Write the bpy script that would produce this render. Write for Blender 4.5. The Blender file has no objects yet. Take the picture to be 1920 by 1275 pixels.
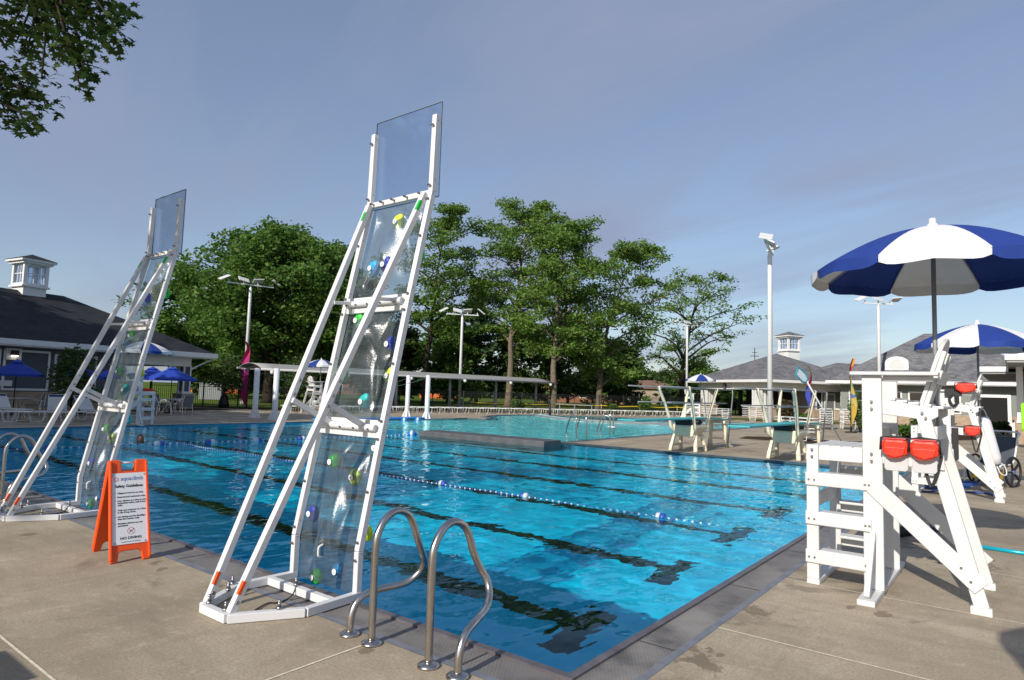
import bpy, bmesh, math, random
import numpy as np
from math import sin, cos, pi, radians, atan2, sqrt, hypot
from mathutils import Vector, Matrix
from mathutils.geometry import tessellate_polygon

sc = bpy.context.scene
COL = sc.collection
# ------------------------------------------------------------------ camera
F, CX, CY, CH = 1222.0, 960.0, 637.5, 1.6          # focal length in photo pixels, centre, eye height
ROLL, PITCH = 0.030, math.atan((734.4 - 637.5) / 1222.0)
_c, _s, _cp, _sp = cos(ROLL), sin(ROLL), cos(PITCH), sin(PITCH)
R_ = Vector((_c, -_sp * _s, _cp * _s)); U_ = Vector((-_s, -_sp * _c, _cp * _c)); F_ = Vector((0, _cp, _sp))
cd = bpy.data.cameras.new('camera'); cam = bpy.data.objects.new('camera', cd); COL.objects.link(cam)
cam.matrix_world = Matrix(((R_.x, U_.x, -F_.x, 0), (R_.y, U_.y, -F_.y, 0), (R_.z, U_.z, -F_.z, CH), (0, 0, 0, 1)))
cd.sensor_width = 36.0; cd.lens = F / 1920 * 36; cd.clip_start = 0.05; cd.clip_end = 4000
sc.camera = cam
# ------------------------------------------------------------------ sun and sky
SUN_EL = radians(29); SUN_H = Vector((-0.571, -0.821, 0)).normalized()
world = bpy.data.worlds.new('World'); sc.world = world; world.use_nodes = True
nt = world.node_tree; bg = nt.nodes['Background']; bg.inputs[1].default_value = 0.138
sky = nt.nodes.new('ShaderNodeTexSky'); sky.sky_type = 'NISHITA'; sky.sun_disc = False
sky.sun_elevation = SUN_EL; sky.sun_rotation = atan2(SUN_H.x, SUN_H.y); sky.dust_density = 0.8; sky.air_density = 1.0; sky.ozone_density = 1.6
def wn(t, **kw):
    n = nt.nodes.new(t)
    for k, v in kw.items():
        try: n.inputs[k].default_value = v
        except Exception: setattr(n, k, v)
    return n
L_ = nt.links.new
tc = wn('ShaderNodeTexCoord')
sep = wn('ShaderNodeSeparateXYZ'); L_(tc.outputs['Generated'], sep.inputs[0])
zz = wn('ShaderNodeMath', operation='ADD'); L_(sep.outputs[2], zz.inputs[0]); zz.inputs[1].default_value = 0.30
dx = wn('ShaderNodeMath', operation='DIVIDE'); L_(sep.outputs[0], dx.inputs[0]); L_(zz.outputs[0], dx.inputs[1])
dy = wn('ShaderNodeMath', operation='DIVIDE'); L_(sep.outputs[1], dy.inputs[0]); L_(zz.outputs[0], dy.inputs[1])
cmb = wn('ShaderNodeCombineXYZ'); L_(dx.outputs[0], cmb.inputs[0]); L_(dy.outputs[0], cmb.inputs[1])
mr = wn('ShaderNodeMapping'); L_(cmb.outputs[0], mr.inputs[0]); mr.inputs['Rotation'].default_value = (0, 0, radians(48))
mp = wn('ShaderNodeMapping'); L_(mr.outputs[0], mp.inputs[0]); mp.inputs['Scale'].default_value = (0.55, 2.3, 1)
n1 = wn('ShaderNodeTexNoise', Scale=1.0, Detail=10.0, Roughness=0.58, Distortion=0.9); L_(mp.outputs[0], n1.inputs[0])
n2 = wn('ShaderNodeTexNoise', Scale=0.8, Detail=3.0, Roughness=0.5); L_(cmb.outputs[0], n2.inputs[0])
mu = wn('ShaderNodeMath', operation='MULTIPLY'); L_(n1.outputs[0], mu.inputs[0]); L_(n2.outputs[0], mu.inputs[1])
rmp = wn('ShaderNodeMapRange'); L_(mu.outputs[0], rmp.inputs[0])
rmp.inputs[1].default_value = 0.19; rmp.inputs[2].default_value = 0.37; rmp.inputs[3].default_value = 0.36; rmp.inputs[4].default_value = 0.92
mx = wn('ShaderNodeMix', data_type='RGBA'); L_(rmp.outputs[0], mx.inputs[0]); L_(sky.outputs[0], mx.inputs[6]); mx.inputs[7].default_value = (2.25, 2.62, 3.75, 1)
L_(mx.outputs[2], bg.inputs[0])
sd = bpy.data.lights.new('sun', 'SUN'); sd.energy = 4.9; sd.angle = radians(0.55); sd.color = (1.0, 0.93, 0.83)
sun = bpy.data.objects.new('sun', sd); COL.objects.link(sun)
SUN_D = Vector((SUN_H.x * cos(SUN_EL), SUN_H.y * cos(SUN_EL), sin(SUN_EL)))
sun.rotation_euler = SUN_D.to_track_quat('Z', 'Y').to_euler(); sun.location = (-20, -30, 40)
sd.cycles.is_caustics_light = True
sc.view_settings.view_transform = 'Standard'; sc.view_settings.look = 'None'; sc.view_settings.exposure = 0.0; sc.view_settings.gamma = 1.0
sc.render.engine = 'CYCLES'
sc.cycles.use_denoising = True; sc.cycles.max_bounces = 10; sc.cycles.transparent_max_bounces = 16; sc.cycles.transmission_bounces = 8
sc.cycles.sample_clamp_indirect = 6.0

# ------------------------------------------------------------------ coordinates
PC = Vector((0.384, 3.853)); TH = 0.910557                 # the pool's near corner and the bearing of its right-hand edge
PU = Vector((cos(TH), sin(TH))); PV = Vector((-sin(TH), cos(TH)))
def P(x, y, z=0.0):
    q = PC + PU * x + PV * y; return Vector((q.x, q.y, z))
def at(px, py, dep):
    a = (px - CX) / F; b = -(py - CY) / F
    d = R_ * a + U_ * b + F_; t = dep / d.y
    return Vector((d.x * t, d.y * t, CH + d.z * t))
def gnd(px, dep):
    p = at(px, 734 + .03 * (px - 960), dep); return Vector((p.x, p.y, 0))
def hz(px): return 734.4 + .03 * (px - 960)
def zat(px, py, dep): return at(px, py, dep).z

# ------------------------------------------------------------------ mesh builder
class MB:
    def __init__(s): s.v = []; s.f = []; s.m = []; s.sm = []; s.M = None; s.mi = 0; s.smooth = False
    def av(s, p):
        p = Vector(p)
        if s.M is not None: p = s.M @ p
        s.v.append((p.x, p.y, p.z)); return len(s.v) - 1
    def face(s, idx): s.f.append(tuple(idx)); s.m.append(s.mi); s.sm.append(s.smooth)
    def quad(s, *ps): s.face([s.av(p) for p in ps])
    def box(s, c, d, rot=None):
        c = Vector(c); hx, hy, hz_ = d[0] / 2, d[1] / 2, d[2] / 2
        Rm = Matrix.Identity(3) if rot is None else rot
        ids = [s.av(c + Rm @ Vector((sx * hx, sy * hy, sz * hz_))) for sz in (-1, 1) for sy in (-1, 1) for sx in (-1, 1)]
        for q in ((0, 2, 3, 1), (4, 5, 7, 6), (0, 1, 5, 4), (2, 6, 7, 3), (0, 4, 6, 2), (1, 3, 7, 5)): s.face([ids[i] for i in q])
    def bx(s, x0, x1, y0, y1, z0, z1): s.box(((x0 + x1) / 2, (y0 + y1) / 2, (z0 + z1) / 2), (x1 - x0, y1 - y0, z1 - z0))
    def beam(s, p, q, w, h, up=(0, 0, 1)):
        p, q = Vector(p), Vector(q); d = (q - p); L = d.length; d.normalize(); up = Vector(up)
        if abs(d.dot(up)) > .98: up = Vector((1, 0, 0))
        r = d.cross(up).normalized(); u = r.cross(d)
        s.box((p + q) / 2, (L, w, h), Matrix((d, r, u)).transposed())
    def tube(s, pts, r, n=8, cap=True):
        pts = [Vector(p) for p in pts]; N = len(pts); rings = []
        rr = r if isinstance(r, (list, tuple)) else [r] * N
        ref = None; osm = s.smooth; s.smooth = True
        for i, p in enumerate(pts):
            t = (pts[min(i + 1, N - 1)] - pts[max(i - 1, 0)])
            if t.length < 1e-9: t = Vector((0, 0, 1))
            t.normalize()
            if ref is None: ref = Vector((1, 0, 0)) if abs(t.x) < .8 else Vector((0, 1, 0))
            a = (ref - t * ref.dot(t))
            if a.length < 1e-6: a = t.orthogonal()
            a.normalize(); b = t.cross(a); ref = a
            rings.append([s.av(p + (a * cos(2 * pi * k / n) + b * sin(2 * pi * k / n)) * rr[i]) for k in range(n)])
        for i in range(N - 1):
            for k in range(n): s.face((rings[i][k], rings[i][(k + 1) % n], rings[i + 1][(k + 1) % n], rings[i + 1][k]))
        s.smooth = False
        if cap: s.face(rings[0][::-1]); s.face(rings[-1])
        s.smooth = osm
    def prism(s, poly, a0, a1, axis='y'):
        def mk(u, v, a): return {'x': (a, u, v), 'y': (u, a, v), 'z': (u, v, a)}[axis]
        A = [s.av(mk(u, v, a0)) for u, v in poly]; B = [s.av(mk(u, v, a1)) for u, v in poly]; n = len(poly)
        s.face(A[::-1]); s.face(B)
        for i in range(n): s.face((A[i], A[(i + 1) % n], B[(i + 1) % n], B[i]))
    def lathe(s, prof, c=(0, 0, 0), n=16, cap=True):
        c = Vector(c); osm = s.smooth; s.smooth = True
        rings = [[s.av(c + Vector((r * cos(2 * pi * k / n), r * sin(2 * pi * k / n), z))) for k in range(n)] for r, z in prof]
        for i in range(len(prof) - 1):
            for k in range(n): s.face((rings[i][k], rings[i][(k + 1) % n], rings[i + 1][(k + 1) % n], rings[i + 1][k]))
        s.smooth = False
        if cap: s.face(rings[0][::-1]); s.face(rings[-1])
        s.smooth = osm
    def ball(s, c, r, nu=10, nv=6):
        rx, ry, rz = (r, r, r) if not isinstance(r, (tuple, list)) else r
        c = Vector(c); osm = s.smooth; s.smooth = True; rings = []
        for j in range(1, nv):
            t = pi * j / nv
            rings.append([s.av(c + Vector((rx * sin(t) * cos(2 * pi * k / nu), ry * sin(t) * sin(2 * pi * k / nu), -rz * cos(t)))) for k in range(nu)])
        b = s.av(c - Vector((0, 0, rz))); t_ = s.av(c + Vector((0, 0, rz)))
        for k in range(nu): s.face((b, rings[0][(k + 1) % nu], rings[0][k])); s.face((t_, rings[-1][k], rings[-1][(k + 1) % nu]))
        for j in range(len(rings) - 1):
            for k in range(nu): s.face((rings[j][k], rings[j][(k + 1) % nu], rings[j + 1][(k + 1) % nu], rings[j + 1][k]))
        s.smooth = osm
    def grid(s, fn, nu, nv):
        osm = s.smooth; s.smooth = True
        ids = [[s.av(fn(i / nu, j / nv)) for i in range(nu + 1)] for j in range(nv + 1)]
        for j in range(nv):
            for i in range(nu): s.face((ids[j][i], ids[j][i + 1], ids[j + 1][i + 1], ids[j + 1][i]))
        s.smooth = osm
    def build(s, name, mats, parent=None, bevel=0.0, solid=0.0):
        me = bpy.data.meshes.new(name); me.from_pydata(s.v, [], s.f)
        for m in (mats if isinstance(mats, (list, tuple)) else [mats]): me.materials.append(m)
        me.polygons.foreach_set('material_index', s.m); me.polygons.foreach_set('use_smooth', s.sm)
        me.update()
        o = bpy.data.objects.new(name, me); COL.objects.link(o)
        if parent is not None: o.parent = parent
        if solid:
            md = o.modifiers.new('thickness', 'SOLIDIFY'); md.thickness = solid; md.offset = 0
        if bevel:
            md = o.modifiers.new('bevel', 'BEVEL'); md.width = bevel; md.segments = 2; md.limit_method = 'ANGLE'; md.angle_limit = radians(50)
        return o

def np_mesh(name, co, faces, mat, parent=None, smooth=False):
    faces = np.asarray(faces, dtype=np.int32); k = faces.shape[1]
    me = bpy.data.meshes.new(name)
    me.vertices.add(len(co)); me.vertices.foreach_set('co', np.asarray(co, dtype=np.float32).ravel())
    me.loops.add(faces.size); me.loops.foreach_set('vertex_index', faces.ravel())
    me.polygons.add(len(faces)); me.polygons.foreach_set('loop_start', np.arange(0, faces.size, k, dtype=np.int32))
    me.polygons.foreach_set('loop_total', np.full(len(faces), k, dtype=np.int32))
    if smooth: me.polygons.foreach_set('use_smooth', np.ones(len(faces), dtype=bool))
    me.materials.append(mat); me.update(calc_edges=True)
    o = bpy.data.objects.new(name, me); COL.objects.link(o)
    if parent is not None: o.parent = parent
    return o

def tag(o, label=None, cat=None, group=None, kind=None):
    if label: o['label'] = label
    if cat: o['category'] = cat
    if group: o['group'] = group
    if kind: o['kind'] = kind
    return o
def thing(name, label, cat, loc=(0, 0, 0), rotz=0.0, group=None):
    o = bpy.data.objects.new(name, None); COL.objects.link(o); o.empty_display_size = .2
    o.location = loc; o.rotation_euler = (0, 0, rotz)
    return tag(o, label, cat, group)
def children(o): return [c for c in list(COL.objects) if c.parent == o]
def dup(root, loc=None, rotz=None, label=None, group=None):
    r = root.copy(); COL.objects.link(r)
    if loc is not None: r.location = loc
    if rotz is not None: r.rotation_euler = (0, 0, rotz)
    if label: r['label'] = label
    if group: r['group'] = group
    for ch in root.children:
        c = ch.copy(); COL.objects.link(c); c.parent = r
        for g in ch.children:
            d = g.copy(); COL.objects.link(d); d.parent = c
    return r
def lathe_pts(n, r, z): return [(r * cos(2 * pi * k / n), r * sin(2 * pi * k / n), z) for k in range(n)]
def smooth_path(pts, sub=6):
    pts = [Vector(p) for p in pts]; out = []
    for i in range(len(pts) - 1):
        p0 = pts[max(i - 1, 0)]; p1 = pts[i]; p2 = pts[i + 1]; p3 = pts[min(i + 2, len(pts) - 1)]
        for k in range(sub):
            t = k / sub
            out.append(.5 * ((2 * p1) + (p2 - p0) * t + (2 * p0 - 5 * p1 + 4 * p2 - p3) * t * t + (3 * p1 - p0 - 3 * p2 + p3) * t ** 3))
    out.append(pts[-1]); return out

# ------------------------------------------------------------------ materials
MATS = {}
def pm(name, col, rough=.5, metal=0.0, var=0.0, vscale=4.0, bump=0.0, bscale=30.0, spec=.5, trans=0.0, col2=None, vdet=4.0):
    if name in MATS: return MATS[name]
    m = bpy.data.materials.new(name); m.use_nodes = True; t = m.node_tree; b = t.nodes['Principled BSDF']
    b.inputs['Base Color'].default_value = (*col, 1); b.inputs['Roughness'].default_value = rough; b.inputs['Metallic'].default_value = metal
    b.inputs['Specular IOR Level'].default_value = spec
    tcn = t.nodes.new('ShaderNodeTexCoord')
    if var or col2:
        n = t.nodes.new('ShaderNodeTexNoise'); n.inputs['Scale'].default_value = vscale; n.inputs['Detail'].default_value = vdet; n.inputs['Roughness'].default_value = .6
        t.links.new(tcn.outputs['Object'], n.inputs[0])
        r = t.nodes.new('ShaderNodeMapRange'); r.inputs[1].default_value = .3; r.inputs[2].default_value = .7; t.links.new(n.outputs[0], r.inputs[0])
        x = t.nodes.new('ShaderNodeMix'); x.data_type = 'RGBA'; t.links.new(r.outputs[0], x.inputs[0])
        c2 = col2 if col2 else tuple(min(1, c * (1 + var)) for c in col); c1 = col if col2 else tuple(c * (1 - var) for c in col)
        x.inputs[6].default_value = (*c1, 1); x.inputs[7].default_value = (*c2, 1)
        t.links.new(x.outputs[2], b.inputs['Base Color'])
    if bump:
        n = t.nodes.new('ShaderNodeTexNoise'); n.inputs['Scale'].default_value = bscale; n.inputs['Detail'].default_value = 3
        t.links.new(tcn.outputs['Object'], n.inputs[0])
        bp = t.nodes.new('ShaderNodeBump'); bp.inputs['Strength'].default_value = bump; bp.inputs['Distance'].default_value = .01
        t.links.new(n.outputs[0], bp.inputs['Height']); t.links.new(bp.outputs[0], b.inputs['Normal'])
    if trans: b.inputs['Transmission Weight'].default_value = trans
    MATS[name] = m; return m
class NT:
    """small node-tree writer for the bespoke materials"""
    def __init__(s, name):
        s.m = bpy.data.materials.new(name); s.m.use_nodes = True; s.t = s.m.node_tree; s.b = s.t.nodes['Principled BSDF']; s.out = s.t.nodes['Material Output']
        s.tc = s.t.nodes.new('ShaderNodeTexCoord')
    def n(s, ty, ins=None, **kw):
        q = s.t.nodes.new(ty)
        for k, v in kw.items(): setattr(q, k, v)
        for k, v in (ins or {}).items():
            if isinstance(v, bpy.types.NodeSocket): s.t.links.new(v, q.inputs[k])
            else: q.inputs[k].default_value = v
        return q
    def math(s, op, a, b=0.0): return s.n('ShaderNodeMath', {0: a, 1: b}, operation=op).outputs[0]
    def noise(s, scale, det=4.0, co=None, rough=.55, dist=0.0): return s.n('ShaderNodeTexNoise', {0: co or s.tc.outputs['Object'], 'Scale': scale, 'Detail': det, 'Roughness': rough, 'Distortion': dist}).outputs[0]
    def rng(s, v, a, b, c=0.0, d=1.0): return s.n('ShaderNodeMapRange', {0: v, 1: a, 2: b, 3: c, 4: d}).outputs[0]
    def mix(s, f, a, b): return s.n('ShaderNodeMix', {0: f, 6: a, 7: b}, data_type='RGBA').outputs[2]
    def map(s, scale=(1, 1, 1), rot=(0, 0, 0), co=None): return s.n('ShaderNodeMapping', {0: co or s.tc.outputs['Object'], 'Scale': scale, 'Rotation': rot}).outputs[0]
    def sep(s, co=None): return s.n('ShaderNodeSeparateXYZ', {0: co or s.tc.outputs['Object']}).outputs
    def bump(s, h, st=.3, d=.01): s.link(s.n('ShaderNodeBump', {'Height': h, 'Strength': st, 'Distance': d}).outputs[0], s.b.inputs['Normal'])
    def link(s, a, b): s.t.links.new(a, b)
    def base(s, c): s.link(c, s.b.inputs['Base Color'])

white = pm('white_plastic', (.635, .63, .62), .48, var=.07, vscale=3.0, bump=.12, bscale=45)
white_paint = pm('white_paint', (.66, .66, .665), .38, var=.04, vscale=3)
trim = pm('white_trim', (.72, .72, .71), .5, var=.04, vscale=2)
steel = pm('brushed_steel', (.52, .49, .46), .24, metal=1.0, var=.12, vscale=8)
bolt_m = pm('bolt_steel', (.35, .35, .36), .35, metal=1.0)
dark_m = pm('dark_rubber', (.012, .012, .014), .6)
black_iron = pm('black_iron', (.012, .013, .015), .5)
blue_cloth = pm('blue_canvas', (.007, .036, .235), .8, var=.10, vscale=6, bump=.5, bscale=9)
white_cloth = pm('white_canvas', (.68, .68, .69), .8, var=.05, vscale=6, bump=.5, bscale=9)
red_vinyl = pm('red_vinyl', (.78, .035, .012), .35, var=.1, vscale=12, bump=.3, bscale=14)
orange_pl = pm('orange_plastic', (.78, .085, .008), .42, var=.06, vscale=8, bump=.05, bscale=40)
cream = pm('cream_fibreglass', (.76, .68, .50), .4, var=.06, vscale=5)
turq = pm('turquoise_board', (.055, .40, .42), .6, var=.08, vscale=6)
grey_pipe = pm('grey_pipe', (.22, .24, .25), .45)
# ================================================================== SETTING
PTH = TH
def in_pool_frame(o): o.location = (PC.x, PC.y, 0); o.rotation_euler = (0, 0, PTH); return o
def toP(p): d = Vector((p[0], p[1])) - PC; return (d.dot(PU), d.dot(PV))
POOL_L, POOL_W, WZ = 14.6, 22.86, -0.035
far_lv = [(15.7, 41.4), (14.2, 44.6), (10, 46.6), (5, 47.3), (1.7, 46.6), (0.16, 45.3), (-1.08, 43.3), (-1.45, 40.7), (-1.06, 38.95), (-1.3, 36.9)]
far_pf = [toP(p) for p in far_lv]
far_s = [(v.x, v.y) for v in smooth_path([(x, y, 0) for x, y in far_pf], 5)]
LEIS = [(POOL_L, 9.8), (38.0, 9.8)] + far_s + [(25.0, POOL_W + .15), (23.8, POOL_W), (POOL_L, POOL_W)]
WATER_OUT = [(0, 0), (POOL_L, 0)] + LEIS[:-1] + [(0, POOL_W)]
def offset_out(poly, d):
    n = len(poly); out = []
    for i in range(n):
        p0, p1, p2 = (Vector(poly[i - 1]), Vector(poly[i]), Vector(poly[(i + 1) % n]))
        e1 = (p1 - p0).normalized(); e2 = (p2 - p1).normalized()
        n1 = Vector((e1.y, -e1.x)); n2 = Vector((e2.y, -e2.x)); b = (n1 + n2)
        b = b / max(.35, (1 + n1.dot(n2)))
        out.append(tuple(p1 + b * d))
    return out
GUT_IN, GUT_OUT = offset_out(WATER_OUT, .055), offset_out(WATER_OUT, .31)
GUT_EDGE = offset_out(WATER_OUT, .365)
def ring(mb, a, b, za, zb=None):
    zb = za if zb is None else zb; n = len(a)
    for i in range(n):
        j = (i + 1) % n
        mb.quad((*a[i], za), (*b[i], zb), (*b[j], zb), (*a[j], za))
def filled(name, outer, holes, z, mat):
    loops = [[Vector((x, y, z)) for x, y in outer]] + [[Vector((x, y, z)) for x, y in h] for h in holes]
    tris = tessellate_polygon(loops); flat = [v for l in loops for v in l]
    me = bpy.data.meshes.new(name); fs = []
    for t in tris:
        a, b, c = (flat[i] for i in t)
        fs.append(t if (b - a).cross(c - a).z > 0 else t[::-1])
    me.from_pydata([tuple(v) for v in flat], [], fs); me.materials.append(mat); me.update()
    o = bpy.data.objects.new(name, me); COL.objects.link(o); return o

# ---- concrete
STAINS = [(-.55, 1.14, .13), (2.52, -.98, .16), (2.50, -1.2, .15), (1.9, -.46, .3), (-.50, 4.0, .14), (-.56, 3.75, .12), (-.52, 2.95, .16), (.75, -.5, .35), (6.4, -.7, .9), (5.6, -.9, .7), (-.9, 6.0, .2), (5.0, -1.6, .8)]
q = NT('pool_deck_concrete')
broad = q.noise(.55, 6, rough=.62); streak = q.noise(1.6, 6, co=q.map((1.0, .35, 1), (0, 0, .6)), rough=.65); fine = q.noise(55, 3); mid = q.noise(9, 5, rough=.7)
c = q.mix(q.rng(broad, .34, .66), (.335, .272, .192, 1), (.505, .425, .312, 1))
c = q.mix(q.rng(streak, .46, .68, 0, .75), c, (.245, .20, .148, 1)); sw = q.noise(1.1, 7, co=q.map((.25, 1.3, 1), (0, 0, .15)), rough=.68, dist=.5); c = q.mix(q.rng(sw, .52, .70, 0, .6), c, (.235, .19, .14, 1)); c = q.mix(q.rng(sw, .42, .30, 0, .5), c, (.62, .54, .42, 1))
c = q.mix(q.rng(fine, .35, .65, 0, .45), c, (.20, .17, .125, 1))
c = q.mix(q.rng(mid, .55, .75, 0, .6), c, (.52, .45, .35, 1))
vor = q.n('ShaderNodeTexVoronoi', {0: q.tc.outputs['Object'], 'Scale': 2.3}, feature='F1').outputs[0]
c = q.mix(q.math('MULTIPLY', q.rng(vor, .035, .02, 0, 1), q.rng(broad, .5, .6, 0, .7)), c, (.07, .06, .05, 1))
wet = q.rng(q.noise(.9, 5, co=q.map((1, 1, 1), (0, 0, 0)), rough=.6, dist=.6), .60, .66, 0, .6)
c = q.mix(wet, c, (.15, .125, .10, 1))
X_, Y_ = q.sep()[0], q.sep()[1]; blot = q.noise(7, 5, rough=.7); acc = None
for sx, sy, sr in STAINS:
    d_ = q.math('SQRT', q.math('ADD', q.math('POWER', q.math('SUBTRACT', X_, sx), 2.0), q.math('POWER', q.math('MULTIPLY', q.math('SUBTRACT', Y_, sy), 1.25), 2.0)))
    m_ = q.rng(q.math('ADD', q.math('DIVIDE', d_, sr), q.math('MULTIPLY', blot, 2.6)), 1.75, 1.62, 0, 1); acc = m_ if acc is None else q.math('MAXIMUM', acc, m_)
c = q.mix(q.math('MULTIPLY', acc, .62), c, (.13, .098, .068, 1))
q.base(c); q.b.inputs['Roughness'].default_value = .85; q.b.inputs['Specular IOR Level'].default_value = .25
q.bump(q.math('ADD', fine, q.math('MULTIPLY', mid, .8)), .35, .006); concrete = q.m
q = NT('lawn'); g1 = q.noise(.25, 5); g2 = q.noise(14, 3)
c = q.mix(q.rng(g1, .35, .65), (.075, .13, .022, 1), (.15, .19, .05, 1)); c = q.mix(q.rng(g2, .3, .7, 0, .5), c, (.05, .085, .014, 1))
q.base(c); q.b.inputs['Roughness'].default_value = 1; q.b.inputs['Specular IOR Level'].default_value = 0; lawn = q.m
mulch = pm('bark_mulch', (.060, .038, .022), .95, var=.5, vscale=9, bump=.6, bscale=20, spec=.1)
dry_grass = pm('dry_grass', (.15, .13, .045), .95, var=.35, vscale=5, bump=.5, bscale=30, spec=.05, col2=(.085, .11, .028))

DECK_LV = [(-36, -14), (24, -14), (38, 6), (50, 30), (60, 62), (26, 62), (13.2, 56.0), (2.0, 51.4), (-7.3, 46.6), (-14.2, 40.6), (-17.5, 41.5), (-20.5, 42), (-27, 30), (-40, 30)]
DECK = [toP(p) for p in DECK_LV]
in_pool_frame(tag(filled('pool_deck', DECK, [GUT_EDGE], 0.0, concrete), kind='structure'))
big = [(-700, -700), (700, -700), (700, 900), (-700, 900)]
tag(filled('ground', big, [DECK_LV], -.012, lawn), kind='structure')
# joints sawn into the concrete (thin pale caulk lines)
caulk = pm('joint_caulk', (.66, .59, .46), .9, var=.2, vscale=20)
mb = MB(); w_ = .008
for k in range(0, 14):
    x = 1.35 + 1.65 * k; mb.quad((x - w_, -16, .003), (x + w_, -16, .003), (x + w_, -.367, .003), (x - w_, -.367, .003))
for k in range(0, 10):
    y = 1.2 + 3.3 * k
    if k != 1: mb.quad((-1.89, y - w_, .003), (-.367, y - w_, .003), (-.367, y + w_, .003), (-1.89, y + w_, .003))
mb.quad((-1.895 - w_, -6, .003), (-1.895 + w_, -6, .003), (-1.895 + w_, 26, .003), (-1.895 - w_, 26, .003))
mb.quad((-6, -2.2 - w_, .0035), (26, -2.2 - w_, .0035), (26, -2.2 + w_, .0035), (-6, -2.2 + w_, .0035))
for k in range(3): mb.quad((15.0, 1.7 + 2.6 * k, .003), (36, 1.7 + 2.6 * k, .003), (36, 1.71 + 2.6 * k, .003), (15.0, 1.71 + 2.6 * k, .003))
in_pool_frame(tag(mb.build('deck_joints', caulk), kind='structure'))

# ---- gutter rim: tile nosing, grating, steel-grey outer edge
q = NT('gutter_grating'); xyz = q.sep()
bars = q.n('ShaderNodeTexBrick', {0: q.map((22, 22, 22)), 'Color1': (.28, .26, .245, 1), 'Color2': (.25, .235, .22, 1), 'Mortar': (.12, .11, .105, 1), 'Scale': 1.0, 'Mortar Size': .07, 'Brick Width': .9, 'Row Height': .28})
st = q.noise(3.2, 6, rough=.65)
c = q.mix(q.rng(st, .48, .66, 0, .8), bars.outputs[0], (.085, .08, .078, 1)); c = q.mix(q.rng(q.noise(1.1, 4), .5, .68, 0, .5), c, (.36, .335, .30, 1))
q.base(c); q.b.inputs['Roughness'].default_value = .62; q.bump(bars.outputs[1], .5, .004); grating = q.m
nosing = pm('nosing_tile', (.105, .095, .105), .38, var=.35, vscale=5)
outer_edge = pm('gutter_frame', (.17, .18, .205), .5, var=.25, vscale=6)
mb = MB(); ring(mb, WATER_OUT, GUT_IN, .012); ring(mb, WATER_OUT, WATER_OUT, -.06, .012)
for i in range(len(WATER_OUT)):
    j = (i + 1) % len(WATER_OUT); a, b = GUT_IN[i], GUT_IN[j]
    mb.quad((*a, .012), (*a, -.02), (*b, -.02), (*b, .012))
    a, b = WATER_OUT[i], WATER_OUT[j]; mb.quad((*a, -.35), (*a, .012), (*b, .012), (*b, -.35))
in_pool_frame(tag(mb.build('pool_coping', nosing), kind='structure'))
mb = MB(); ring(mb, GUT_IN, GUT_OUT, -.004); in_pool_frame(tag(mb.build('pool_gutter', grating), kind='structure'))
mb = MB()
for k in range(9):
    x = .75 + 1.72 * k; mb.quad((x, -.31, -.001), (x + .012, -.31, -.001), (x + .012, -.06, -.001), (x, -.06, -.001))
for k in range(13):
    y = .55 + 1.72 * k; mb.quad((-.31, y, -.001), (-.06, y, -.001), (-.06, y + .012, -.001), (-.31, y + .012, -.001))
in_pool_frame(tag(mb.build('gutter_seams', pm('seam_dark', (.06, .055, .05), .8)), kind='structure'))
mb = MB(); ring(mb, GUT_OUT, GUT_EDGE, .002); in_pool_frame(tag(mb.build('gutter_edge', outer_edge), kind='structure'))

# ---- basin
DEP = 1.6
q = NT('pool_floor_paint'); xyz = q.sep(); X, Y = xyz[0], xyz[1]
def band(v, c0, hw):  # 1 inside |v-c0|<hw
    return q.math('LESS_THAN', q.math('ABSOLUTE', q.math('SUBTRACT', v, c0)), hw)
px_ = q.math('SUBTRACT', q.math('MODULO', q.math('ADD', X, 2.1 - .02 + 1.05), 2.1), 1.05)    # signed distance from the nearest lane line
line = q.math('MULTIPLY', q.math('LESS_THAN', q.math('ABSOLUTE', px_), .14), q.math('MULTIPLY', q.math('GREATER_THAN', Y, 1.2), q.math('LESS_THAN', Y, POOL_W - 1.2)))
tee = q.math('MULTIPLY', q.math('LESS_THAN', q.math('ABSOLUTE', px_), .5), q.math('MAXIMUM', band(Y, 1.22, .14), band(Y, POOL_W - 1.22, .14)))
msk = q.math('MAXIMUM', line, tee)
c = q.mix(q.rng(q.noise(.35, 3), .3, .7), (.006, .55, .82, 1), (.012, .66, .90, 1))
tile = q.n('ShaderNodeTexBrick', {0: q.map((1, 1, 1)), 'Color1': (1, 1, 1, 1), 'Color2': (.94, .94, .94, 1), 'Mortar': (.9, .9, .9, 1), 'Scale': 1.0, 'Mortar Size': .006, 'Brick Width': .3, 'Row Height': .3, 'Offset': 0.0}) if False else None
c = q.mix(msk, c, (.004, .008, .016, 1))
q.base(c); q.b.inputs['Roughness'].default_value = .9; q.b.inputs['Specular IOR Level'].default_value = .1; floor_m = q.m
wall_m = pm('pool_wall_paint', (.010, .64, .94), .8, var=.04, vscale=1)
pale_m = pm('shallow_floor_paint', (.42, .84, .88), .9, var=.05, vscale=1)
beach_m = pm('beach_entry_floor', (.52, .60, .58), .9, var=.06, vscale=1)
mb = MB(); mb.quad((0, 0, -DEP), (POOL_L, 0, -DEP), (POOL_L, POOL_W, -DEP), (0, POOL_W, -DEP))
o = in_pool_frame(tag(mb.build('pool_floor', floor_m), kind='structure')); o.cycles.is_caustics_receiver = True
mb = MB()
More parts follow.
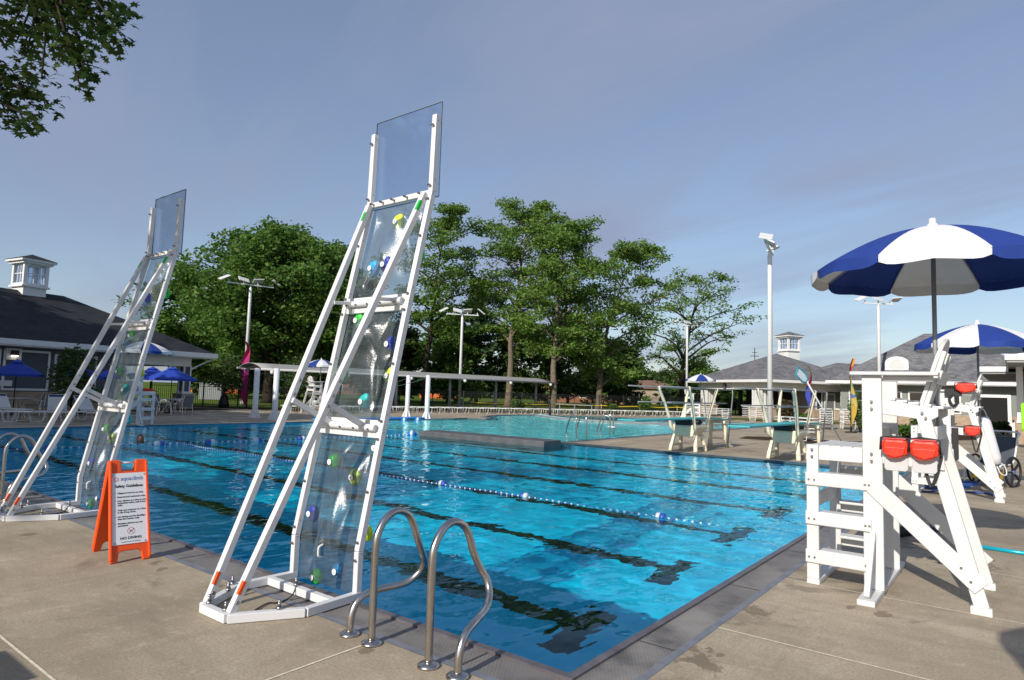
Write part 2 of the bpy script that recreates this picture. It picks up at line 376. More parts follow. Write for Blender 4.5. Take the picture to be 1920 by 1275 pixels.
for a, b, z0, z1 in (((0, 0), (POOL_L, 0), -DEP, 0), ((POOL_L, 0), (POOL_L, 9.8), -DEP, 0), ((POOL_L, 9.8), (POOL_L, POOL_W), -DEP, -.62), ((POOL_L, POOL_W), (0, POOL_W), -DEP, 0), ((0, POOL_W), (0, 0), -DEP, 0)):
    mb.quad((*a, z0), (*a, z1), (*b, z1), (*b, z0))
o = in_pool_frame(tag(mb.build('pool_walls', wall_m), kind='structure')); o.cycles.is_caustics_receiver = True
o = in_pool_frame(tag(filled('leisure_pool_floor', LEIS, [], -.62, pale_m), kind='structure')); o.cycles.is_caustics_receiver = True
mb = MB()
for i in range(len(LEIS) - 1):
    a, b = LEIS[i], LEIS[i + 1]; mb.quad((*a, -.62), (*a, 0), (*b, 0), (*b, -.62))
in_pool_frame(tag(mb.build('leisure_pool_walls', pale_m), kind='structure'))
curb_lv = [(1.9, 46.1), (2.3, 44.0), (3.2, 40.9), (4.9, 38.2), (7.0, 37.4), (9.5, 37.4), (12.5, 38.5), (15.2, 41.2)]
curb = [(v.x, v.y) for v in smooth_path([(*p, 0) for p in curb_lv], 5)]
beach_poly = curb + [(14.2, 44.4), (10, 46.4), (5, 47.1)]
tag(filled('beach_entry_floor', beach_poly, [], -.16, beach_m), kind='structure')
mb = MB()
for i in range(len(curb) - 1):
    a, b = Vector(curb[i]), Vector(curb[i + 1]); d = (b - a).normalized(); n_ = Vector((d.y, -d.x)) * .14
    mb.quad((*(a + n_), .10), (*(b + n_), .10), (*(b - n_), .10), (*(a - n_), .10))
    mb.quad((*(a + n_), -.62), (*(b + n_), -.62), (*(b + n_), -.035), (*(a + n_), -.035)); mb.mi = 1; mb.quad((*(a + n_), -.035), (*(b + n_), -.035), (*(b + n_), .10), (*(a + n_), .10)); mb.mi = 0; mb.quad((*(b - n_), -.2), (*(a - n_), -.2), (*(a - n_), .10), (*(b - n_), .10))
tag(mb.build('beach_entry_curb', [pale_m, pm('grey_curb_face', (.20, .20, .20), .7, var=.1)]), kind='structure')

# ---- water
def water_mat(name, bump, dist=.12):
    q = NT(name); q.t.nodes.remove(q.b)
    g = q.n('ShaderNodeBsdfGlass', {'IOR': 1.333, 'Roughness': 0.0, 'Color': (.70, .985, 1.0, 1)})
    if bump:
        h = q.math('ADD', q.noise(1.6, 2.5, co=q.map((1, 1, 1), (0, 0, .4)), rough=.5), q.math('MULTIPLY', q.noise(5.0, 1.5, co=q.map((.7, 1.35, 1), (0, 0, .5))), .34))
        q.link(q.n('ShaderNodeBump', {'Height': h, 'Strength': bump, 'Distance': dist}).outputs[0], g.inputs['Normal'])
    q.link(g.outputs[0], q.out.inputs[0]); return q.m
rng = np.random.default_rng(5)
xs = POOL_L * np.linspace(0, 1, 430) ** 1.45
ys = POOL_W * np.linspace(0, 1, 620) ** 1.30
Xg, Yg = np.meshgrid(xs, ys); Zg = np.zeros_like(Xg)
dist = np.hypot(Xg + 3.3, Yg + 2.1)
for i in range(52):
    lam = .30 * 2 ** rng.uniform(0, 2.3); th = rng.normal(1.2, 1.0); k = 2 * pi / lam
    Zg += lam ** .95 * .00055 * np.sin(k * (Xg * cos(th) + Yg * sin(th)) + rng.uniform(0, 6.28) + .8 * np.sin(Xg * rng.uniform(.3, 1) + Yg * rng.uniform(.3, 1)))
co = np.stack([Xg, Yg, Zg + WZ], -1).reshape(-1, 3); ny, nx = Xg.shape
ix = np.arange(nx * ny).reshape(ny, nx); fc = np.stack([ix[:-1, :-1], ix[:-1, 1:], ix[1:, 1:], ix[1:, :-1]], -1).reshape(-1, 4)
o = in_pool_frame(tag(np_mesh('pool_water', co, fc, water_mat('lap_pool_water', .26), smooth=True), kind='structure')); o.cycles.is_caustics_caster = True
def in_poly(px, py, poly):
    ins = np.zeros(px.shape, bool); n = len(poly); j = n - 1
    for i in range(n):
        xi, yi = poly[i]; xj, yj = poly[j]
        hit_ = ((yi > py) != (yj > py)) & (px < (xj - xi) * (py - yi) / (yj - yi + 1e-12) + xi); ins ^= hit_; j = i
    return ins
xs = np.arange(POOL_L, 42.0, .10); ys = np.arange(9.62, 42.0, .10); Xg, Yg = np.meshgrid(xs, ys); Zg = np.zeros_like(Xg)
for i in range(40):
    lam = .45 * 2 ** rng.uniform(0, 2.2); th = rng.normal(1.2, 1.1); k = 2 * pi / lam
    Zg += lam ** .95 * .00135 * np.sin(k * (Xg * cos(th) + Yg * sin(th)) + rng.uniform(0, 6.28) + .8 * np.sin(Xg * rng.uniform(.3, 1) + Yg * rng.uniform(.3, 1)))
ny, nx = Xg.shape; ix = np.arange(nx * ny).reshape(ny, nx); fc = np.stack([ix[:-1, :-1], ix[:-1, 1:], ix[1:, 1:], ix[1:, :-1]], -1).reshape(-1, 4)
cxm = (Xg[:-1, :-1] + .05).ravel(); cym = (Yg[:-1, :-1] + .05).ravel()
lo_ = [LEIS[0]] + offset_out(LEIS, .12)[1:-1] + [LEIS[-1]]
fc = fc[in_poly(cxm, cym, lo_)]; used, inv = np.unique(fc, return_inverse=True); co = np.stack([Xg, Yg, Zg + WZ], -1).reshape(-1, 3)[used]
o = in_pool_frame(tag(np_mesh('leisure_pool_water', co, inv.reshape(-1, 4), water_mat('leisure_water', .3), smooth=True), kind='structure')); o.cycles.is_caustics_caster = True

# ---- the raised divider between lap pool and leisure pool, and the planting strips
pier = pm('divider_wall', (.085, .085, .09), .6, var=.25, vscale=3)
mb = MB(); mb.bx(13.0, 13.95, 9.25, 14.6, -1.5, .14)
o = in_pool_frame(tag(mb.build('divider_wall', pier, bevel=.02), 'low grey concrete divider wall rising out of the water between the two pools', 'pool wall'))
def ground_strip(name, poly, z, m): return tag(filled(name, poly, [], z, m), kind='structure')
ground_strip('mulch_bed', [(-27, 32), (-24, 28.5), (-19.8, 33.5), (-16.6, 39.6), (-18.2, 41.2), (-21, 41)], .006, mulch)
ground_strip('mulch_strip', [(-14.0, 41.0), (-7.0, 46.9), (2.2, 51.8), (13.2, 56.4), (26, 62), (25, 65), (12, 59.6), (1.2, 54.6), (-8, 50), (-16, 44), (-22, 45), (-21, 42.4), (-17, 41.8)], .004, mulch)
ground_strip('lawn_strip', [gnd(1350, 51).xy, gnd(1470, 45).xy, gnd(1580, 46).xy, gnd(1700, 46).xy, gnd(1720, 52).xy, gnd(1500, 51.5).xy, gnd(1380, 55).xy], .005, dry_grass)
ground_strip('planting_bed', [gnd(1385, 26.5).xy, gnd(1540, 24.3).xy, gnd(1700, 24.6).xy, gnd(1700, 27.4).xy, gnd(1560, 26.6).xy, gnd(1440, 28.2).xy, gnd(1400, 28).xy], .006, mulch)
ground_strip('shrub_bed', [gnd(1690, 28).xy, gnd(1850, 31).xy, gnd(1850, 37).xy, gnd(1690, 36).xy], .006, mulch)
# ================================================================== CLIMBING WALLS
def rayP(px, py):
    a = (px - CX) / F; b = -(py - CY) / F; d = R_ * a + U_ * b + F_
    o = Vector(toP((0, 0))); d2 = Vector((d.x, d.y)); return Vector((o.x, o.y, CH)), Vector((d2.dot(PU), d2.dot(PV), d.z))
PROF = [(0.0, 0.0), (0.0, .36), (.18, 1.27), (.40, 2.32), (.62, 3.31), (.635, 4.0), (.64, 4.2)]
def prof(z):
    for (x0, z0), (x1, z1) in zip(PROF, PROF[1:]):
        if z <= z1: return x0 + (x1 - x0) * (z - z0) / (z1 - z0)
    return PROF[-1][0]
def hit_panel(px, py, yc):
    o, d = rayP(px, py); lo, hi = .5, 12.0
    for _ in range(50):
        t = (lo + hi) / 2; p = o + d * t
        if p.x < prof(max(0, p.z)) + .055: lo = t
        else: hi = t
    p = o + d * lo; return p.y - yc, p.z
def acrylic(name, tint, haze, hz_amt, gl, rough, bmp):
    q = NT(name); q.t.nodes.remove(q.b)
    tr = q.n('ShaderNodeBsdfTransparent', {0: (*tint, 1)}); gs = q.n('ShaderNodeBsdfGlossy', {0: (.9, .93, .95, 1), 'Roughness': rough}); df = q.n('ShaderNodeBsdfDiffuse', {0: (*haze, 1)}); tl = q.n('ShaderNodeBsdfTranslucent', {0: (*haze, 1)})
    h = q.n('ShaderNodeMixShader', {0: .5, 1: df.outputs[0], 2: tl.outputs[0]})
    if bmp:
        b = q.n('ShaderNodeBump', {'Height': q.noise(70, 3), 'Strength': bmp, 'Distance': .01}).outputs[0]; q.link(b, gs.inputs['Normal'])
    hazef = q.rng(q.noise(7, 6, rough=.7), .35, .75, hz_amt * .6, hz_amt * 1.35)
    m1 = q.n('ShaderNodeMixShader', {0: hazef, 1: tr.outputs[0], 2: h.outputs[0]})
    fr = q.math('POWER', q.n('ShaderNodeLayerWeight', {0: .5}).outputs['Facing'], 3.0)
    m2 = q.n('ShaderNodeMixShader', {0: q.rng(fr, 0, 1, gl, .9), 1: m1.outputs[0], 2: gs.outputs[0]})
    q.link(m2.outputs[0], q.out.inputs[0]); return q.m
panel_m = acrylic('textured_acrylic', (.52, .61, .64), (.40, .46, .48), .20, .045, .27, .22)
clear_m = acrylic('clear_acrylic', (.86, .90, .965), (.55, .60, .68), .045, .02, .05, 0)
hold_cols = {'lime': (.62, .74, .04), 'green': (.04, .52, .06), 'blue': (.03, .34, .68), 'navy': (.02, .05, .34), 'teal': (.02, .42, .42), 'olive': (.40, .52, .10)}
hold_m = {k: pm('hold_' + k, v, .5, var=.15, vscale=30) for k, v in hold_cols.items()}
cap_m = pm('hold_washer', (.75, .76, .76), .4)
sticker_g = pm('green_sticker', (.01, .45, .06), .4); sticker_o = pm('orange_sticker', (.85, .10, .015), .4)
cable_m = pm('black_cable', (.02, .02, .02), .5)
YC = 2.32
HOLDS = [(747, 417, 'lime'), (694, 503, 'blue'), (729, 498, 'navy'), (780, 478, 'green'), (669, 601, 'green'), (725, 645, 'navy'), (724, 704, 'lime'), (678, 753, 'teal'), (634, 702, 'green'),
         (619, 866, 'green'), (700, 840, 'teal'), (669, 894, 'olive'), (577, 963, 'navy'), (674, 1005, 'lime'), (584, 1083, 'green'), (628, 1072, 'blue')]
bump_rng = random.Random(11)
BLOBS = [(bump_rng.uniform(-.33, .33), bump_rng.uniform(.25, 3.2), bump_rng.uniform(.07, .15), bump_rng.uniform(.12, .30), bump_rng.choice((-1, 1)) * bump_rng.uniform(.04, .08), bump_rng.uniform(-.9, .9)) for _ in range(24)]
def relief(y, z):
    h = 0
    for by, bz, ry, rz, a, t in BLOBS:
        u = (y - by) * cos(t) + (z - bz) * sin(t); v = -(y - by) * sin(t) + (z - bz) * cos(t)
        e = (u / ry) ** 2 + (v / rz) ** 2
        if e < 6: h += a * math.exp(-e * 1.1)
    h += .012 * math.exp(-((y - .22 * sin(z * 3.1)) / .018) ** 2) + .010 * math.exp(-((y + .2 - .1 * sin(z * 4.3)) / .016) ** 2)
    return h
def climbing_wall(label, loc):
    t = thing('climbing_wall', label, 'climbing wall', loc, TH, 'climbing walls over the pool edge')
    for s in (-1, 1):
        y = .405 * s; mb = MB()
        for (x0, z0), (x1, z1) in zip(PROF[:5], PROF[1:6]): mb.beam((x0 + .028, y, z0 + (.0 if z0 else .0)), (x1 + .028, y, z1), .05, .052, up=(1, 0, 0))
        u = mb.build('upright', white_paint, t, bevel=.005)
        mb = MB()
        for z in (.30, .43, .8, 1.2, 1.34, 1.8, 2.25, 2.39, 2.9, 3.24, 3.36, 3.9):
            mb.M = None; x = prof(z); mb.tube([(x - .022, y, z), (x + .004, y, z)], .009, 6); mb.box((x - .018, y, z), (.007, .035, .012))
            mb.tube([(x + .03, y + .026 * -1, z + .05), (x + .03, y - .029, z + .05)], .006, 6)
        mb.build('bolts', bolt_m, u)
    mb = MB(); pts = [(.05, -.405), (-.44, -.43), (-.86, -.165), (-.86, .165), (-.44, .43), (.05, .405)]
    for a, b in zip(pts, pts[1:]): mb.beam((*a, .033), (*b, .033), .055, .06)
    mb.beam((-.19, -.41, .033), (-.19, .41, .033), .055, .058); mb.build('base_frame', white_paint, t, bevel=.005)
    for x, y in ((-.84, .12), (-.84, -.10), (-.60, .30), (-.58, -.33), (-.19, .05), (-.5, .42)):
        mb = MB(); mb.tube([(x, y, .06), (x, y, .082)], .02, 8); mb.tube([(x, y, .08), (x, y, .115)], .012, 8); mb.ball((x, y, .115), .014, 8, 5); mb.build('anchor_bolt', bolt_m, t)
    for s in (-1, 1):
        a, b = Vector((-.835, .155 * s, .06)), Vector((.60, .365 * s, 3.29)); mb = MB(); mb.beam(a, b, .05, .052, up=(0, 1, 0)); st = mb.build('strut', white_paint, t, bevel=.005)
        d = (b - a).normalized(); n_ = Vector((0, 1, 0)).cross(d).normalized()
        mb = MB()
        mb.beam(a + d * .13, a + d * .22, .022, .026, up=(0, 1, 0)); k = mb.build('orange_sticker', sticker_o, st); k.location = Vector((-.0185, -.016, 0))
        mb = MB(); mb.beam(b - d * .19, b - d * .09, .026, .028, up=(0, 1, 0)); k = mb.build('green_sticker', sticker_g, st); k.location = Vector((-.0165, -.012, 0))
        mb = MB()
        for f in (.02, .43, .455, .49): 
            p = a + (b - a) * f; mb.tube([p + Vector((0, -.031, 0)), p + Vector((0, .031, 0))], .013, 8)
        mb.build('bolts', bolt_m, st)
        p = a + (b - a) * .44; mb = MB(); mb.beam(p + Vector((0, -s * .03, 0)), (prof(1.27) - .0, .21 * s, 1.29), .045, .03, up=(0, 1, 0)); mb.build('brace', white_paint, t, bevel=.003)
        p = a + (b - a) * .70; mb = MB(); mb.beam(p + Vector((.02, -s * .035, 0)), (prof(2.32) - .0, .27 * s, 2.34), .03, .012, up=(0, 1, 0)); mb.build('brace', white_paint, t, bevel=.003)
    for z, tw in ((1.27, 1), (2.32, 1), (3.30, 0)):
        x = prof(z) + .03; mb = MB(); mb.beam((x, -.38, z - (.045 if tw else 0)), (x, .38, z - (.045 if tw else 0)), .045, .05)
        if tw:
            mb.beam((x + .012, -.38, z + .045), (x + .012, .38, z + .045), .045, .05); mb.tube([(x - .035, -.36, z + .01), (x - .035, .36, z + .01)], .03, 10)
        c = mb.build('crossbar', white_paint, t, bevel=.005)
        mb = MB()
        for y in (-.3, -.12, .05, .2, .33): mb.tube([(x - .07, y, z + .0), (x - .02, y, z)], .010, 6)
        mb.build('bolts', bolt_m, c)
    for z0, z1 in ((.02, 1.21), (1.33, 2.26), (2.38, 3.27)):
        mb = MB()
        def fn(u, v):
            y = -.375 + .75 * u; z = z0 + (z1 - z0) * v; e = min(1, min(u, 1 - u) * 7) * min(1, min(v, 1 - v) * 7)
            return (prof(z) + .058 + relief(y, z) * e, y, z)
        mb.grid(fn, 56, 84); mb.build('climbing_panel', panel_m, t)
    mb = MB(); mb.bx(.695, .707, -.43, .43, 3.28, 4.13); cs = mb.build('clear_sheet', clear_m, t); mb = MB(); mb.bx(.694, .708, .430, .434, 3.28, 4.134); mb.bx(.694, .708, -.434, -.430, 3.28, 4.134); mb.bx(.694, .708, -.430, .430, 4.130, 4.135); mb.bx(.694, .708, -.430, .430, 3.275, 3.28); mb.build('sheet_edge', pm('acrylic_edge', (.20, .25, .31), .3), cs)
    for px, py, cn in HOLDS:
        y, z = hit_panel(px, py, YC); y = max(-.33, min(.33, y)); x = prof(z) + .058 + relief(y, z)
        rr = random.Random(int(px)); mb = MB(); mb.smooth = True
        mb.ball((x + .04, y, z), (.04, .070 * rr.uniform(.85, 1.15), .068 * rr.uniform(.85, 1.2)), 12, 8)
        mb.ball((x + .03, y - .030, z + .028), (.03, .045, .045), 10, 6); h = mb.build('climbing_hold', hold_m[cn], t)
        mb = MB(); mb.tube([(x - .012, y, z), (x - .004, y, z)], .024, 12); mb.tube([(x - .02, y, z), (x - .011, y, z)], .009, 6); mb.build('washer', cap_m, h)
    y, z = hit_panel(613, 1031, YC); mb = MB(); x = prof(z) + .058 + relief(y, z)
    mb.tube(smooth_path([(x, y + .004, z - .05), (x - .035, y, z - .035), (x - .04, y, z), (x - .035, y, z + .035), (x, y - .004, z + .05)], 4), .009, 8); mb.build('grab_loop', white_paint, t)
    mb = MB(); mb.tube(smooth_path([(-.21, .02, .07), (-.26, .0, .012), (-.40, -.06, .010), (-.47, -.02, .010), (-.60, -.08, .010), (-.62, -.1, .010)], 5), .006, 6); mb.build('tether_cable', cable_m, t)
    return t
climb = climbing_wall('nearer tall white framed climbing wall with clear bumpy panels, beside the ladder rails', P(0, YC))
climb2 = dup(climb, P(0, 6.98), TH, 'farther white framed climbing wall with clear panels, behind the orange sign')

# ================================================================== SANDWICH SIGN
def text_mesh(name, body, size, mat, parent, loc, rot, align='LEFT', extrude=.0006, xs=1.0, bold=0.0, shear=0.0, sp=1.0):
    cu = bpy.data.curves.new(name, 'FONT'); cu.body = body; cu.size = size; cu.align_x = align; cu.extrude = extrude; cu.offset = bold; cu.shear = shear; cu.space_line = sp; cu.resolution_u = 3
    tmp = bpy.data.objects.new(name, cu); COL.objects.link(tmp); dg = bpy.context.evaluated_depsgraph_get()
    me = bpy.data.meshes.new_from_object(tmp.evaluated_get(dg)); bpy.data.objects.remove(tmp); bpy.data.curves.remove(cu)
    me.name = name; me.materials.clear(); me.materials.append(mat); o = bpy.data.objects.new(name, me); COL.objects.link(o); o.parent = parent
    o.matrix_local = Matrix.Translation(loc) @ rot.to_4x4() @ Matrix.Diagonal((xs, 1, 1, 1)); return o
ink = pm('black_ink', (.012, .012, .014), .6); blue_ink = pm('blue_ink', (.03, .10, .32), .6); red_ink = pm('red_ink', (.62, .05, .05), .6); pink_ink = pm('pink_ink', (.70, .45, .45), .6)
sign_white = pm('sign_face_white', (.72, .73, .76), .4)
# local frame: +x along the sign's front bottom edge (left foot to right foot), +y away from the reader
fl_, fr_ = Vector((*lv_ , 0)) if False else at(205, 1058, 5.71), at(280, 1047, 5.94)
fl_ = P(-.798, 4.224); fr_ = P(-.483, 4.186); ax = (fr_ - fl_).normalized(); srot = atan2(ax.y, ax.x)
sign = thing('sandwich_board', 'orange folding sandwich board with white safety guidelines face on the concrete deck', 'sign', (fl_ + fr_) / 2, srot)
SWD, SH, SD = (fr_ - fl_).length, .86, .56
lean = math.atan((SD / 2) / SH)
def leaf(side):
    # side -1 front (faces -y), +1 rear; local panel coordinates u (x), w (up the slope)
    mb = MB(); Ls = SH / cos(lean)
    outl = [(-.5, 0), (-.32, 0), (-.28, .085), (-.22, .105), (.22, .105), (.28, .085), (.32, 0), (.5, 0), (.475, 1), (.20, 1), (.175, .885), (-.175, .885), (-.20, 1), (-.475, 1)]
    pts = [(u * SWD, w * Ls) for u, w in outl]
    ang = lean if side < 0 else -lean
    y0 = 0.0 if side < 0 else SD
    mb.M = Matrix.Translation((0, y0, 0)) @ Matrix.Rotation(-ang, 4, 'X')
    mb.prism(pts, -.019, .019, 'y')
    # rim lips
    for u in (-1, 1): mb.beam((u * .488 * SWD, -.0 + side * .012, .02), (u * .462 * SWD, side * .012, Ls * .985), .02, .05, up=(0, 1, 0))
    return mb.build('sign_leaf', orange_pl, sign, bevel=.006), mb.M
fr_leaf, Mf = leaf(-1); rr_leaf, Mr = leaf(1)
Ls = SH / cos(lean)
mb = MB(); mb.M = Mf; mb.prism([(-.455 * SWD, .165 * Ls), (.455 * SWD, .165 * Ls), (.440 * SWD, .865 * Ls), (-.440 * SWD, .865 * Ls)], -.0245, -.0195, 'y'); face = mb.build('sign_face', sign_white, sign)
for u, w in ((-.385, .18), (.385, .18), (-.40, .845), (.40, .845)): mb = MB(); mb.M = Mf; mb.tube([(u * SWD, -.0245, w * Ls), (u * SWD, -.0285, w * Ls)], .006, 8); mb.build('rivet', bolt_m, face)
mb = MB(); mb.tube([(-.2 * SWD, SD / 2, SH * .975), (.2 * SWD, SD / 2, SH * .975)], .009, 8); mb.build('handle_rod', white_paint, sign)
def st(body, w, size, m, u=-.36, al='LEFT', xs=1.0, bold=0.0, name='lettering', sp=1.0):
    Rt = Mf.to_3x3() @ Matrix.Rotation(pi / 2, 3, 'X'); text_mesh(name, body, size, m, face, Mf @ Vector((u * SWD, -.0252, w * Ls)), Rt, al, .0005, xs, bold, 0, sp)
st('aquaclimb', .79, .054, blue_ink, u=-.215, xs=.86, name='logo_lettering')
st('Safety Guidelines', .722, .0345, ink, u=0, al='CENTER', bold=.0010, xs=.95)
for w, tx in ((.658, 'Lifeguard must be on duty.'), (.620, 'Experienced swimmers only.'), (.582, 'One climber at a time on the\nAquaclimb unless wall is four\nwide.'), (.490, 'Only one swimmer at a time\nin the Drop Zone.'), (.425, 'No Diving and No Backflips.\nFeet first entries only.'), (.360, 'Flotation devices are not\npermitted.')):
    st(tx, w, .0198, ink, u=-.305, bold=.0005, sp=1.0); 
    Rt = Mf.to_3x3(); mbx = MB(); mbx.M = Mf; mbx.tube([(-.36 * SWD, -.0246, (w + .007) * Ls), (-.36 * SWD, -.0253, (w + .007) * Ls)], .0075, 10); mbx.build('bullet_mark', pink_ink, face)
st('NO DIVING', .212, .030, ink, u=.02, al='CENTER', bold=.0008, xs=1.1); st('You jump at your own discretion', .184, .0115, ink, u=.02, al='CENTER')
def ringmark(u, w, r0, r1, m, name):
    mb = MB(); mb.M = Mf; n = 28
    for k in range(n):
        a, b = 2 * pi * k / n, 2 * pi * (k + 1) / n; f = lambda r, t: (u * SWD + r * cos(t), -.0252, w * Ls + r * sin(t))
        mb.quad(f(r0, a), f(r1, a), f(r1, b), f(r0, b))
    return mb.build(name, m, face)
ringmark(-.325, .803, .0185, .0215, red_ink, 'logo_ring'); ringmark(-.325, .803, .010, .0135, red_ink, 'logo_ring')
ringmark(.03, .288, .0275, .031, red_ink, 'no_diving_ring')
mb = MB(); mb.M = Mf; cx_, cz_ = .03 * SWD, .288 * Ls
mb.beam((cx_ - .02, -.0252, cz_ + .02), (cx_ + .02, -.0252, cz_ - .02), .0006, .0035); mb.build('no_diving_bar', red_ink, face)
mb = MB(); mb.M = Mf; mb.beam((cx_ - .016, -.0254, cz_ - .013), (cx_ + .014, -.0254, cz_ + .010), .0006, .005); mb.beam((cx_ - .002, -.0254, cz_ - .001), (cx_ - .014, -.0254, cz_ + .010), .0006, .004); mb.tube([(cx_ + .018, -.0252, cz_ + .016), (cx_ + .018, -.0256, cz_ + .016)], .004, 8); mb.build('diver_mark', ink, face)

# ================================================================== LADDER RAILS
def ladder(label, loc, group=None):
    t = thing('pool_ladder', label, 'pool ladder', loc, TH, group)
    for s, y0 in ((1, .25), (-1, -.25)):
        pts = [(-.452, y0, 0), (-.452, y0, .30), (-.452, y0, .60), (-.425, y0, .70), (-.36, y0, .775), (-.275, y0, .80), (-.185, y0, .765), (-.13, y0, .69), (-.085, y0, .585), (-.02, y0 + s * .01, .47), (.015, y0 + s * .03, .41), (.01, y0 + s * .06, .345),
               (-.045, y0 + s * .10, .285), (-.13, y0 + s * .14, .262), (-.27, y0 + s * .19, .25), (-.38, y0 + s * .215, .215), (-.435, y0 + s * .222, .13), (-.445, y0 + s * .222, 0)]
        mb = MB(); mb.tube(smooth_path(pts, 4), .0235, 14); r = mb.build('grab_rail', steel, t)
        mb = MB()
        for x, y in ((-.452, y0), (-.445, y0 + s * .222)): mb.lathe([(.066, .001), (.066, .012), (.05, .022), (.027, .03)], (x, y, 0), 20)
        mb.build('escutcheon', steel, r)
    return t
lad = ladder('nearest pair of curved steel ladder rails, at the front pool corner', P(0, .927))
dup(lad, P(0.0, 8.85), TH, 'curved steel ladder rails behind the farther climbing wall')
# ================================================================== LIFEGUARD STANDS
W9 = .90
def lifeguard_stand(label, loc, rot, group='white lifeguard stands'):
    t = thing('lifeguard_stand', label, 'lifeguard stand', loc, rot, group)
    bolts = []
    for i, x in enumerate((0.0, W9)):
        o_ = -1 if i == 0 else 1
        def part(name, fn, bev=.008):
            mb = MB(); fn(mb); return mb.build(name, white, t, bevel=bev)
        part('front_post', lambda m: m.bx(x - .022, x + .022, -.11, -.01, .045, 1.21))
        part('main_post', lambda m: (m.bx(x - .022, x + .022, -.61, -.46, .045, 1.83),))
        def leg(m):
            m.beam((x, -.905, 1.50), (x, -1.265, .05), .10, .044, up=(1, 0, 0)); m.bx(x - .03, x + .03, -1.33, -1.19, 0, .06)
        part('rear_leg', leg)
        part('diagonal_brace', lambda m: m.beam((x + o_ * .03, -.50, .935), (x + o_ * .03, -1.27, .205), .14, .022, up=(1, 0, 0)))
        part('seat_beam', lambda m: m.prism([(-.612, 1.505), (-.955, 1.465), (-1.01, 1.50), (-1.01, 1.565), (-.612, 1.63)], x - .02, x + .02, 'x'))
        part('lower_beam', lambda m: m.bx(x + o_ * .024, x + o_ * .05, -1.07, -.62, 1.09, 1.22) if False else m.prism([(-.612, 1.095), (-1.05, 1.075), (-1.045, 1.20), (-.612, 1.22)], x + o_ * .023, x + o_ * .045, 'x'))
        part('platform_side', lambda m: m.bx(x - .018, x + .018, -.458, -.112, 1.08, 1.205))
        part('armrest', lambda m: (m.bx(x - .075, x + .075, -1.02, -.375, 1.832, 1.862), m.bx(x - o_ * .02 - .015, x - o_ * .02 + .015, -.98, -.615, 1.785, 1.830)))
        for z in (.185, .515, .855):
            part('ladder_step', lambda m: (m.bx(x + o_ * .024, x + o_ * .046, -.525, -.005, z, z + .115), m.bx(x - o_ * .11, x + o_ * .022, -.455, -.115, z + .09, z + .115)))
        part('outrigger', lambda m: m.beam((x + o_ * .035, -.535, .52), (x + o_ * .36, -.535, .06), .05, .045, up=(0, 1, 0)))
        for y, z in ((-.06, 1.17), (-.06, 1.11), (-.53, 1.17), (-.53, 1.11), (-.535, 1.55), (-.535, 1.61), (-.90, 1.53), (-.925, 1.49), (-.97, 1.16), (-.99, 1.11), (-1.14, .34), (-1.2, .245)):
            bolts.append([(x + o_ * .02, y, z), (x + o_ * .052, y, z)])
        for z in (.215, .545, .885):
            for y in (-.035, -.08, -.48, -.51): bolts.append([(x + o_ * .04, y, z + .02), (x + o_ * .051, y, z + .02)])
    def part(name, fn, bev=.008):
        mb = MB(); fn(mb); return mb.build(name, white, t, bevel=bev)
    for bp in bolts: mb = MB(); mb.tube(bp, .010, 8); mb.build('bolt', bolt_m, t)
    part('main_skid', lambda m: m.bx(-.41, W9 + .41, -.60, -.47, 0, .045))
    part('front_skid', lambda m: m.bx(-.03, W9 + .03, -.115, -.01, 0, .045))
    part('platform_deck', lambda m: [m.bx(.02, W9 - .02, -.46 + .088 * k, -.46 + .088 * k + .082, 1.178, 1.21) for k in range(5)])
    part('seat_deck', lambda m: [m.beam((.02, -.665 - .085 * k, 1.632 - .0145 * k), (W9 - .02, -.665 - .085 * k, 1.632 - .0145 * k), .08, .025) for k in range(5)])
    def back(m):
        n = 16; w = .31; pts = []
        for k in range(n + 1):
            a = pi * k / n; pts.append((W9 / 2 - w * cos(a), .40 + .22 * sin(a)))
        pts = [(W9 / 2 - w, 0)] + pts + [(W9 / 2 + w, 0)]
        m.M = Matrix.Translation((0, -.87, 1.575)) @ Matrix.Rotation(radians(17), 4, 'X')
        m.prism(pts, -.016, .016, 'y')
        for xx in (W9 / 2 - .26, W9 / 2 + .26, W9 / 2): m.bx(xx - .045, xx + .045, -.052, -.017, -.05, .50)
        m.bx(W9 / 2 - .33, W9 / 2 + .33, -.075, -.053, .22, .34)
    part('backrest', back)
    for y0, y1, z0, z1 in ((-.085, -.055, .66, .78), (-.55, -.52, .62, .74), (-.55, -.52, 1.25, 1.37), (-1.0, -.97, 1.30, 1.42)): part('cross_rail', lambda m: m.bx(.024, W9 - .024, y0, y1, z0, z1))
    return t
stand = lifeguard_stand('large nearest white lifeguard stand with ladder sides and two red hip packs', P(3.03, -.54), TH)
stand2 = dup(stand, P(10.45, -.52), TH, 'second white lifeguard stand along the right pool edge, in front of the wheeled chair')
stand3 = dup(stand, (-13.7, 24.6, 0), TH - radians(92), 'white lifeguard stand at the far pool edge by the blue parasols, with a red float')
stand4 = dup(stand, at(592, 772, 39) * Vector((1, 1, 0)) if False else Vector((-11.2, 39.0, 0)), TH - radians(100), 'white lifeguard stand in front of the iron fence, half hidden by the nearer climbing wall')
stand5 = dup(stand, Vector((13.0, 44.6, 0)), TH + radians(200), 'white lifeguard stand behind the farther diving board, under a striped parasol')

